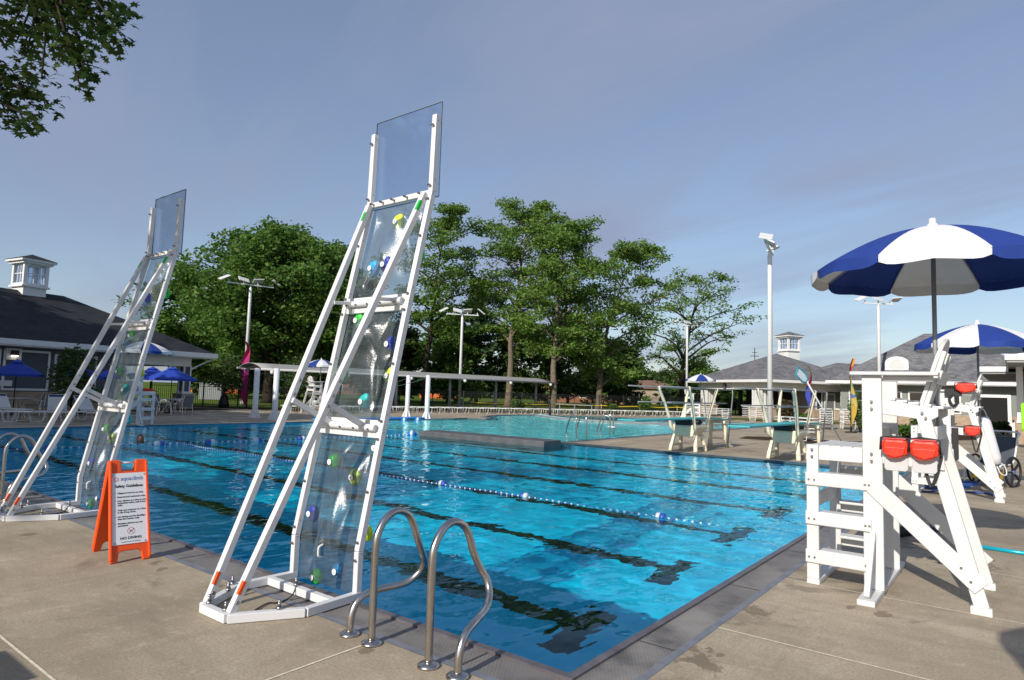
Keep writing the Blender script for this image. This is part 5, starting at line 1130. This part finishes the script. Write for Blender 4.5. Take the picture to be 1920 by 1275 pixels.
# overhanging maple: trunk outside the picture, leafy branch tips reaching into its upper left corner
mt = thing('maple_tree', 'leafy maple branches hanging into the upper left corner from a trunk outside the picture', 'tree', (-11.5, 3.2, 0))
mo = Vector((-11.5, 3.2, 0)); rr_ = random.Random(17); mb = MB()
mb.tube(smooth_path([(0, 0, 0), (.1, .05, 2), (.05, .1, 4.2), (.3, .2, 6.6), (.2, .1, 9)], 4), [.34 - .017 * k for k in range(17)], 10)
tips = []; wood = []
clusters = [(20, 25, 6.6), (70, 35, 6.4), (120, 30, 6.3), (165, 22, 6.2), (205, 12, 6.3), (238, 20, 6.2), (30, 80, 6.6), (80, 75, 6.5), (125, 72, 6.2), (165, 62, 6.2), (190, 50, 6.1), (228, 68, 6.1), (210, 92, 6.0), (12, 120, 6.8), (48, 108, 6.6), (95, 95, 6.4), (130, 95, 6.3), (155, 125, 6.1), (172, 140, 6.1), (150, 162, 6.0), (45, 145, 6.6), (78, 148, 6.5), (25, 180, 6.7), (60, 185, 6.6), (92, 195, 6.5), (15, 215, 6.7), (40, 235, 6.6), (72, 225, 6.5), (5, 60, 6.8), (5, 160, 6.9), (60, -30, 6.5), (120, -40, 6.4), (180, -35, 6.4), (230, -45, 6.4), (0, -50, 6.6), (90, -90, 6.5), (170, -95, 6.4), (-60, 40, 7), (-60, 120, 7), (-70, 200, 7), (-90, -40, 7), (100, 8, 6.5), (150, 0, 6.2), (45, 8, 6.6), (-20, 20, 6.8), (20, 50, 6.5), (110, 50, 6.3)]
hubs = [at(-120, 60, 7.2) - mo, at(-40, -60, 7.0) - mo, at(90, -60, 6.6) - mo, at(-60, 170, 7.1) - mo]
for h in hubs: mb.tube(smooth_path([(.1, .1, 3.6 + rr_.uniform(0, 1)), Vector((.1, .1, 4.2)).lerp(h, .5) + Vector((0, 0, .35)), h], 5), [.10 - .007 * k for k in range(11)], 7, cap=False)
for px, py, dp_ in clusters:
    c = at(px, py, dp_) - mo; hb = min(hubs, key=lambda h: (h - c).length); m_ = hb.lerp(c, .55) + Vector((rr_.uniform(-.1, .1), rr_.uniform(-.15, .15), rr_.uniform(.0, .18)))
    mb.tube(smooth_path([hb, m_, c], 4), [.022 - .0019 * k for k in range(9)], 5, cap=False); tips.append((c, m_))
mb.build('trunk', bark_d, mt)
lv, lf = [], []; star = [(0, -.55), (.10, -.16), (.46, -.30), (.34, -.02), (.55, .22), (.22, .22), (.0, .62), (-.22, .22), (-.55, .22), (-.34, -.02), (-.46, -.30), (-.10, -.16)]
for c, m_ in tips:
    for k in range(36):
        p = c.lerp(m_, max(0, rr_.gauss(.12, .22))) + Vector((rr_.gauss(0, .075), rr_.gauss(0, .10), rr_.gauss(-.02, .06))); s = rr_.uniform(.06, .115)
        n_ = Vector((rr_.gauss(0, .55), rr_.gauss(0, .55), 1)).normalized(); a = n_.orthogonal().normalized(); a = Matrix.Rotation(rr_.uniform(0, 6.28), 3, n_) @ a; b = n_.cross(a); i0 = len(lv)
        for u, v in star: lv.append(tuple(p + a * u * s + b * v * s - n_ * .18 * s * (u * u + v * v)))
        lv.append(tuple(p)); 
        for j in range(12): lf.append((i0 + 12, i0 + j, i0 + (j + 1) % 12))
np_mesh('crown', np.array(lv), lf, leaf_maple, mt)
v, f = leaf_cards([tuple(Vector((rr_.gauss(-1.2, 1.9), rr_.gauss(-.8, 1.8), rr_.uniform(5.0, 9.6)))) for _ in range(150)], 26, .7, .6, .15, np.random.default_rng(6)); np_mesh('inner_crown', v, f, leaf_maple, mt)
# ================================================================== LANE ROPES
rope_b = pm('rope_disc_blue', (.02, .09, .40), .4); rope_w = pm('rope_disc_white', (.55, .60, .66), .4)
def lane_rope(label, a, b, floats, r=.032, fr=.085, fl=.17):
    a, b = Vector(a), Vector(b); L = (b - a).length; d = (b - a).normalized(); t = thing('lane_rope', label, 'lane rope', (0, 0, 0)); in_pool_frame(t)
    mb = MB(); n = int(L / (.055 if r < .02 else .085)); e1 = Vector((-d.y, d.x, 0))
    for k in range(n):
        p = a + d * (L * (k + .5) / n) + Vector((0, 0, .004 * sin(k * .31) + .004 * sin(k * .13))) + e1 * (.02 * sin(k * .021) + .008 * sin(k * .09)); mb.mi = k % 2; mb.tube([p - d * r, p - d * r * .4, p + d * r * .4, p + d * r], [.010, r, r, .010], 7)
    mb.build('float_discs', [rope_w, rope_b], t)
    for i, s in enumerate(floats):
        p = a + d * s; mb = MB(); mb.tube([p - d * fl / 2, p - d * fl * .42, p - d * .001], [fr * .35, fr, fr], 12); c = mb.build('buoy', rope_b if i % 2 == 0 else rope_w, t)
        mb = MB(); mb.tube([p + d * .001, p + d * fl * .42, p + d * fl / 2], [fr, fr, fr * .35], 12); mb.build('buoy_half', rope_w if i % 2 == 0 else rope_b, c)
    return t
ZR = WZ + .022
lane_rope('thin blue and white lane rope running from the near right wall across the pool', (5.12, 1.0, ZR - .026), (5.0, 15.3, ZR), [.81, 3.1, 4.85], .0150, .060, .13)
lane_rope('blue and white lane rope stretched crosswise behind the farther climbing wall', (.05, 15.75, ZR), (14.55, 14.75, ZR), [2.2, 4.55, 5.85, 7.2, 8.6], .022, .08, .25)
for px, py, dep_, lb in ((776, 813, 22.6, 'single blue float on the water between the flared columns and the grey divider'), (761, 787, 33, 'small blue float below the left flared column reflection'), (786, 787, 33, 'small blue float at the right end of the blue pad')):
    p = gnd(px, (1.6 * F) / (py - hz(px))); t = thing('pool_float', lb, 'float', (p.x, p.y, WZ + .04)); mb = MB(); mb.ball((0, 0, 0), (.17, .13, .12), 12, 8); mb.build('body', pm('float_blue', (.02, .16, .55), .4), t); mb = MB(); mb.tube([(-.05, 0, 0), (.05, 0, 0)], .135, 12); mb.build('band', rope_w, t)

# ================================================================== SWIMMER
skin = pm('dark_skin', (.16, .075, .042), .45); hair = pm('black_hair', (.008, .007, .007), .8, bump=.6, bscale=60)
sw = P(4.75, 16.9); swim = thing('person', 'swimmer with short black hair, head and one arm above the water by the crosswise rope', 'swimmer', (sw.x, sw.y, WZ - .115), atan2(-.7, -.7))
mb = MB()
bm = bmesh.new(); seq = [((0, 0, -.62), .15, .11), ((0, 0, -.40), .155, .115), ((0, -.01, -.20), .20, .12), ((0, -.01, -.08), .19, .10), ((0, 0, -.03), .075, .07), ((0, .01, .03), .062, .065), ((0, .02, .07), .066, .08), ((0, .025, .115), .074, .094), ((0, .02, .17), .077, .100), ((0, .012, .225), .072, .092), ((0, .005, .262), .05, .066), ((0, 0, .282), .02, .03)]
mb.smooth = True; rings = []
for (cx, cy, cz_), rx, ry in seq: rings.append([mb.av((cx + rx * cos(2 * pi * k / 16), cy + ry * sin(2 * pi * k / 16), cz_)) for k in range(16)])
for i in range(len(rings) - 1):
    for k in range(16): mb.face((rings[i][k], rings[i][(k + 1) % 16], rings[i + 1][(k + 1) % 16], rings[i + 1][k]))
mb.face(rings[0][::-1]); mb.face(rings[-1])
mb.ball((0, .125, .125), (.014, .022, .020), 8, 6)                                   # nose
for s in (-1, 1):
    mb.ball((s * .078, .01, .14), (.012, .022, .034), 8, 6); mb.ball((s * .028, .108, .158), (.013, .010, .008), 8, 5)
mb.ball((0, .113, .078), (.028, .012, .010), 8, 5)
mb.tube(smooth_path([(.17, -.01, -.10), (.26, .10, -.06), (.30, .30, -.02), (.24, .50, .02)], 5), [.068, .066, .062, .058, .055, .052, .050, .048, .046, .044, .042, .040, .037, .034, .032, .03], 10)
mb.tube(smooth_path([(-.17, -.01, -.10), (-.30, .05, -.22), (-.33, .22, -.34)], 5), [.066, .062, .058, .054, .05, .046, .043, .04, .038, .036, .034], 10)
hx = Vector((.235, .55, .025)); mb.ball(hx, (.042, .052, .016), 10, 6)
for k in range(4): mb.tube([hx + Vector((-.033 + .022 * k, .04, 0)), hx + Vector((-.036 + .024 * k, .085, .004)), hx + Vector((-.037 + .025 * k, .115 - .012 * abs(k - 1.5), -.006))], [.010, .0085, .007], 6)
mb.tube([hx + Vector((-.038, -.01, 0)), hx + Vector((-.066, .02, 0)), hx + Vector((-.07, .05, -.004))], [.011, .010, .008], 6)
body = mb.build('body', skin, swim); bm.free()
mb = MB(); mb.smooth = True
mb.grid(lambda u, v: (Vector((0, -.006, .168)) + Vector((.086 * sin(pi * .56 * v) * cos(2 * pi * u), .108 * sin(pi * .56 * v) * sin(2 * pi * u) - .018 * v, .122 * cos(pi * .56 * v) + (-.055 * v * v * max(0, -sin(2 * pi * u)) + .045 * v * v * max(0, sin(2 * pi * u)))))), 24, 10); mb.build('hair', hair, swim)

# ================================================================== HIP PACKS, RED FLOATS
def hip_pack(label, loc, rot, w=.19, strap=True, group='red hip packs', hang=.24):
    t = thing('hip_pack', label, 'hip pack', loc, rot, group)
    mb = MB(); mb.smooth = False; pts = [(-.5, 0), (-.46, -.55), (-.2, -1), (.2, -.92), (.46, -.6), (.5, 0), (.40, .34), (-.40, .34)]
    mb.prism([(u * w, v * .12) for u, v in pts], -.105, .0, 'y'); o = mb.build('pouch', red_vinyl, t, bevel=.022)
    mb = MB(); mb.prism([(-.40 * w, -.022), (.40 * w, -.022), (.34 * w, -.08), (0, -.105), (-.34 * w, -.08)], -.118, -.104, 'y'); mb.build('pocket', red_vinyl, t, bevel=.006)
    mb = MB(); mb.bx(-.41 * w, .41 * w, -.10, .012, .042, .052); mb.build('flap', pm('pink_red_vinyl', (.55, .07, .08), .5, var=.1, vscale=10), t)
    mb = MB(); mb.tube([(-.52 * w, -.095, -.05), (-.5 * w, -.085, .05), (-.1 * w, -.08, .062), (.5 * w, -.08, .05), (.52 * w, -.09, -.04)], .010, 6); mb.build('zip_strap', dark_m, t)
    if strap:
        mb = MB(); path = smooth_path([(-.25 * w, .012, -.05), (-.10 * w, .02, -.13), (.18 * w, .01, -.05 - hang), (.5 * w, .0, -.11), (.52 * w, .01, -.04)], 5)
        for p_, q_ in zip(path, path[1:]): mb.beam(p_, q_ + (q_ - p_) * .1, .005, .026, up=(1, 0, 0))
        mb.build('belt', dark_m, t)
    return t
hp1 = hip_pack('red hip pack hanging on the nearest stand, the one nearer the ladder steps', P(2.985, -1.255, 1.265), TH - pi / 2, .195, False)
hp2 = hip_pack('red hip pack with hanging black belt, beside the rear leg of the nearest stand', P(2.985, -1.46, 1.265), TH - pi / 2, .205, True, hang=.27)
for y in (-1.255, -1.455):
    mb = MB(); mb.prism([(-.085, 0), (.085, 0), (.085, -.11), (.07, -.13), (-.07, -.13), (-.085, -.11)], -.012, .0, 'y'); o = mb.build('pack_holder', pm('grey_holder', (.52, .52, .53), .5), None, bevel=.004)
    o.location = P(2.972, y, 1.175); o.rotation_euler = (0, 0, TH - pi / 2); tag(o, 'pale grey plate under the hip pack ' + ('nearer the ladder steps' if y > -1.3 else 'with the hanging belt'), 'holder', 'pale plates under the hip packs')
hip_pack('red hip pack lying on the armrest of the second lifeguard stand', P(10.40, -1.36, 1.93), TH - pi / 2, .30, False)
hip_pack('red hip pack hanging on the lower beam of the second lifeguard stand', P(10.40, -1.44, 1.20), TH - pi / 2, .23, True, hang=.34)
mb = MB(); mb.tube(smooth_path([(0, 0, .0), (.06, 0, -.09), (.0, 0, -.2), (-.06, 0, -.09), (0, 0, 0)], 6), .022, 8); mb.bx(-.13, .12, -.01, .03, -.03, .10); o = tag(mb.build('rolled_strap', dark_m), 'coiled black strap hanging from the armrest of the second stand', 'strap'); o.location = P(10.38, -1.18, 1.78); o.rotation_euler = (0, 0, TH - pi / 2)
mb = MB(); mb.prism([(-.05, 0), (.05, 0), (.048, -.52), (0, -.58), (-.045, -.52)], -.02, .0, 'y'); o = tag(mb.build('hanging_strap', dark_m, None, bevel=.006), 'wide black strap hanging straight down from the second stand beam', 'strap'); o.location = P(10.39, -1.19, 1.21); o.rotation_euler = (0, 0, TH - pi / 2)
rt = thing('rescue_tube', 'red rescue float lying across the far white lifeguard stand at left', 'rescue tube', (-14.05, 24.9, 1.23), .2); mb = MB(); mb.tube([(-.45, 0, 0), (-.38, 0, 0), (.38, 0, 0), (.45, 0, 0)], [.03, .085, .085, .03], 10); mb.build('foam', red_vinyl, rt); mb = MB(); mb.tube([(.45, 0, 0), (.6, .05, -.05)], .012, 6); mb.build('strap', dark_m, rt)

# ================================================================== FEATHER FLAGS
def feather(label, px, dep, h, w, stripes, rot, seed, z0=.35, lean=.0):
    t = thing('feather_flag', label, 'flag', gnd(px, dep), rot); rr_ = random.Random(seed)
    mb = MB(); mb.tube(smooth_path([(0, 0, 0), (0, 0, h * .6), (.02, 0, h * .86), (-.30 * w, 0, h * .95), (-.75 * w, 0, h)], 5), .022, 7); mb.build('pole', black_iron, t)
    n = len(stripes)
    q = NT('flag_' + '_'.join(name.split()[0] for name in [label.split()[0]])); z = q.sep()[2]; q_f = q.rng(q.math('ADD', z, q.math('MULTIPLY', q.noise(3.0, 2), .5)), z0 + .2, h + .2)
    cr = q.n('ShaderNodeValToRGB', {0: q_f}); cr.color_ramp.interpolation = 'CONSTANT'
    while len(cr.color_ramp.elements) < n: cr.color_ramp.elements.new(.5)
    for i, (pos, col) in enumerate(stripes): cr.color_ramp.elements[i].position = pos; cr.color_ramp.elements[i].color = (*col, 1)
    q.base(cr.outputs[0]); q.b.inputs['Roughness'].default_value = .8
    mb = MB()
    def fn(u, v):
        z = z0 + (h - z0) * v; ww = w * (.35 + .65 * min(1, v * 5)) * (1 if v < .80 else max(.10, 1 - ((v - .80) / .20) ** 1.6 * .85)); top_shift = -.75 * w * max(0, (v - .86) / .14) ** 1.6
        return (-ww * u * (1 + .3 * sin(11 * v + seed)) + top_shift + .05 * sin(7 * v + 2 * u) * u, .16 * sin(7.5 * v + 3 * u + seed) * u, z - .25 * w * u * (1 - v))
    mb.grid(fn, 8, 40); mb.build('cloth', q.m, t); mb = MB(); mb.lathe([(.3, 0), (.3, .04), (.06, .07), (.05, .3)], n=12); mb.build('base', dark_m, t); return t
feather('magenta feather flag with pale lilac streaks in front of the big dark tree', 465, 43.5, zat(463, 640, 43.5), .42, [(0, (.34, .006, .10)), (.22, (.30, .008, .14)), (.45, (.26, .01, .16)), (.55, (.22, .05, .30)), (.62, (.36, .01, .13)), (.76, (.50, .012, .10)), (.9, (.55, .02, .06))], .25, 1)
feather('orange red and blue feather flag before the pavilion wing', 1521, 42, zat(1518, 688, 42), .24, [(0, (.02, .03, .22)), (.3, (.03, .05, .34)), (.55, (.03, .05, .30)), (.62, (.45, .03, .08)), (.8, (.55, .12, .03)), (.92, (.50, .30, .04))], .2, 2, z0=.7)
feather('yellow feather flag with red and orange top, beside the young green shrub', 1595, 34.2, zat(1592, 672, 34.2), .26, [(0, (.42, .28, .04)), (.30, (.46, .37, .09)), (.44, (.10, .14, .36)), (.49, (.46, .38, .09)), (.60, (.22, .34, .16)), (.66, (.46, .37, .09)), (.80, (.55, .04, .06)), (.90, (.60, .22, .03))], pi + .35, 3, z0=.3)

# ================================================================== SMALL POOL GEAR
sk = thing('pool_skimmer', 'leaf skimmer net on a long white pole, leaning up before the pavilion roof', 'skimmer net', (0, 0, 0)); A, B = at(1580, 832, 17.5), at(1512, 714, 16.6); C_ = at(1490, 688, 16.4)
mb = MB(); mb.tube([A, B], .019, 8); mb.build('pole', white_paint, sk)
d = (C_ - B).normalized(); e = d.cross(Vector((.3, -1, .2))).normalized(); fr_pts = [B - e * .06, B - e * .12 + d * .10, B - e * .13 + d * .42, B + e * .09 + d * .44, B + e * .12 + d * .12, B + e * .06, B - e * .06]
mb = MB(); mb.tube(fr_pts, .022, 8); mb.build('net_frame', pm('teal_frame', (.03, .26, .34), .5), sk); mb = MB(); mb.face([mb.av(p) for p in fr_pts[:-1]]); mb.build('mesh', pm('pale_mesh', (.58, .64, .70), .7), sk, solid=.004)
mb = MB(); p0, p1 = at(1815, 1024, 7.55), at(1990, 1047, 7.0); p0.z = p1.z = .022; mb.tube([p0, p1], .022, 10); tag(mb.build('telescopic_pole', pm('turquoise_metal', (.01, .42, .55), .25, metal=.3)), 'turquoise telescopic pole lying on the wet deck at the right edge', 'pole')
hose_m = pm('blue_hose', (.02, .07, .30), .4)
hp = [at(1618, 930, 11.4), at(1700, 912, 12.2), at(1740, 918, 12.0), at(1775, 908, 12.5), at(1800, 905, 12.7), at(1760, 902, 12.8), at(1730, 906, 12.6), at(1790, 912, 12.2), at(1850, 915, 12.0), at(1862, 918, 11.8)]
for p in hp: p.z = .02
mb = MB(); path = smooth_path(hp, 8); 
for i, p in enumerate(path): p.z = .02 + (.03 if 20 < i < 60 and i % 9 < 4 else 0)
mb.tube(path, .016, 6)
for k in range(5):
    c = hp[4] + Vector((.06 * k - .2, .05 * (k % 3), .018 + .02 * k)); mb.tube([c + Vector((.32 * cos(a) , .26 * sin(a), 0)) for a in [2 * pi * j / 20 for j in range(21)]], .014, 6)
tag(mb.build('vacuum_hose', hose_m), 'coiled blue hose lying on the deck under the second lifeguard stand', 'hose')
rb = thing('pool_cleaner', 'white and blue robotic pool cleaner with dark cable behind the nearest lifeguard stand', 'pool cleaner', at(1672, 995, 8.1) * Vector((1, 1, 0)) if False else gnd(1668, 8.25), .5)
mb = MB(); mb.bx(-.22, .22, -.18, .18, .07, .27); mb.build('shell', pm('cleaner_shell', (.62, .64, .70), .4), rb, bevel=.05); mb = MB(); mb.bx(-.24, .24, -.14, .14, .2, .30); mb.build('lid', pm('cleaner_blue', (.05, .10, .35), .4), rb, bevel=.03)
for y in (-.2, .2):
    mb = MB(); mb.tube([(-.26, y, .06), (.26, y, .06)], .06, 10); mb.build('brush_roller', dark_m, rb)
mb = MB(); mb.tube(smooth_path([(.2, 0, .25), (.35, -.1, .1), (.55, .1, .02), (.7, -.15, .02), (.95, .05, .02), (1.0, -.3, .02), (.7, -.35, .02), (.5, -.1, .025), (.9, -.12, .03)], 6), .013, 6); mb.build('cable', pm('dark_blue_cable', (.01, .02, .07), .4), rb)
# wheeled pool chair and the rolled white tube leaning on it
wc = thing('wheeled_chair', 'wheeled pool access chair with dark mesh seat behind the second lifeguard stand', 'wheelchair', gnd(1862, 13.4), radians(118)); mesh_m = pm('dark_mesh_cloth', (.06, .07, .09), .8)
for s in (-.30, .30):
    mb = MB(); mb.tube([(s * 1.15 + .022 * cos(0), .29 * cos(a), .30 + .29 * sin(a)) for a in [2 * pi * k / 28 for k in range(29)]], .022, 8); w_o = mb.build('wheel', dark_m, wc); mb = MB()
    for k in range(5): mb.beam((s * 1.15 + .022, 0, .30), (s * 1.15 + .022, .27 * cos(2 * pi * k / 5), .30 + .27 * sin(2 * pi * k / 5)), .03, .035, up=(1, 0, 0))
    mb.build('spokes', dark_m, w_o); mb = MB(); mb.tube([(s * 1.15 - .01, 0, .3), (s * 1.15 + .05, 0, .3)], .04, 10); mb.build('hub', pm('hub_blue', (.08, .14, .35), .4), w_o)
    mb = MB(); mb.tube(smooth_path([(s, .55, .05), (s, .45, .42), (s, -.05, .48), (s, -.25, .95), (s, -.30, 1.05)], 5), .018, 8); mb.build('side_frame', alum, wc)
mb = MB(); mb.grid(lambda u, v: (-.29 + .58 * u, *( (.42 - .5 * v * 2, .44 - .03 * sin(pi * v * 2)) if v < .5 else (-.08 - .22 * (v - .5) * 2, .46 + .52 * (v - .5) * 2) )), 6, 10); mb.build('mesh_seat', mesh_m, wc, solid=.01)
mb = MB(); mb.tube(smooth_path([(-.30, -.28, 1.0), (-.28, -.33, 1.08), (.28, -.33, 1.08), (.30, -.28, 1.0)], 4), .018, 8); mb.build('push_bar', alum, wc)
mb = MB(); mb.bx(-.2, .2, .1, .5, .14, .34); mb.build('yellow_case', pm('yellow_case', (.52, .32, .02), .5), wc, bevel=.02)
A, B = at(1842, 784, 12.6), at(1868, 870, 12.5); wt = thing('rolled_cover', 'rolled white plastic cover with cord handles leaning behind the second stand leg', 'rolled cover', (0, 0, 0))
mb = MB(); d = (B - A).normalized(); mb.tube([A - d * .02, A, A + d * .1, B - d * .12, B, B + d * .01], [.05, .105, .12, .11, .08, .03], 14); mb.build('roll', pm('clear_white_vinyl', (.66, .66, .68), .3, bump=.5, bscale=9), wt)
mb = MB(); e = Vector((1, 0, 0)); mb.tube(smooth_path([A - e * .09, A - e * .05 - d * .16, A + e * .07 - d * .17, A + e * .10 - d * .02], 5), .012, 6); mb.tube(smooth_path([B + e * .05 - d * .06, B + e * .15 + d * .05, B + e * .13 + d * .2, B + e * .03 + d * .18, B + d * .02], 5), .012, 6); mb.build('cord_handle', white_paint, wt)
# leisure pool ladders and the beach entry hand rail
def small_rails(label, px, dep, rot):
    t = thing('pool_ladder', label, 'pool ladder', gnd(px, dep), rot, 'ladder rails of the second pool')
    for s in (-.27, .27):
        mb = MB(); mb.tube(smooth_path([(s, 0, 0), (s, 0, .62), (s, .06, .76), (s, .2, .80), (s, .34, .68), (s, .46, .36), (s, .50, .18), (s, .44, -.02), (s, .42, -.3)], 4), .024, 10); mb.build('grab_rail', steel, t)
    return t
lr = small_rails('pair of steel ladder rails nearer the grey divider wall', 1092, 23.4, TH + radians(-10)); dup(lr, gnd(1148, 25.2), TH + radians(15), 'pair of steel ladder rails with a small white seat behind, right of the first pair')
pl = thing('lift_seat', 'small white plastic seat by the second ladder pair of the leisure pool', 'seat', gnd(1152, 25.6), TH); mb = MB(); mb.bx(-.22, .22, -.2, .2, .34, .38); mb.build('seat', white_paint, pl); mb = MB(); mb.tube([(0, 0, 0), (0, 0, .34)], .03, 8); mb.build('stem', steel, pl)
br = thing('beach_handrail', 'thin dark handrail along the curved pale curb of the beach entry', 'handrail', (0, 0, 0)); ps = [gnd(1032, 44.6), gnd(1050, 42.4), gnd(1078, 40.4), gnd(1110, 39.2)]
mb = MB(); mb.tube([p + Vector((0, 0, .92)) for p in ps], .025, 6); mb.build('top_rail', grey_pipe, br)
for i, p in enumerate(ps):
    mb = MB(); mb.tube([p, p + Vector((0, 0, .92))], .07 if i == 0 else .025, 8); mb.build('post', dark_m if i == 0 else grey_pipe, br)
# unseen stand-ins added outside the picture to cast the two corner shadows
dup(par, P(-2.35, -3.16, -.1), 0, 'striped parasol added outside the picture, throwing the shadow in the lower right corner', 'parasols added outside the picture')
bn = thing('shadow_bin', 'grey bin added outside the picture, throwing the shadow in the lower left corner', 'bin', P(-3.52, 2.33), TH); mb = MB(); mb.bx(-.25, .25, -.25, .25, 0, .68); mb.build('bin_body', pm('bin_grey', (.2, .2, .2), .6), bn); mb = MB(); mb.bx(-.27, .27, -.27, .27, .68, .73); mb.build('bin_lid', dark_m, bn)

tp = thing('tape_barrier', 'yellow tape strung on short stakes behind the lounge row at the mulch strip', 'barrier', (0, 0, 0)); yel = pm('yellow_tape', (.62, .46, .02), .5)
ps = [gnd(px, d) for px, d in ((884, 54.5), (960, 56), (1050, 57.5), (1128, 58.5), (1200, 59.5), (1270, 60.5), (1335, 61))]
mb = MB()
for a, b in zip(ps, ps[1:]): mb.beam(a + Vector((0, 0, .62)), a.lerp(b, .5) + Vector((0, 0, .56)), .01, .07); mb.beam(a.lerp(b, .5) + Vector((0, 0, .56)), b + Vector((0, 0, .62)), .01, .07)
mb.build('tape', yel, tp)
for p in ps: mb = MB(); mb.tube([p, p + Vector((0, 0, .75))], .03, 6); mb.build('stake', pm('wood_stake', (.45, .34, .2), .8), tp)
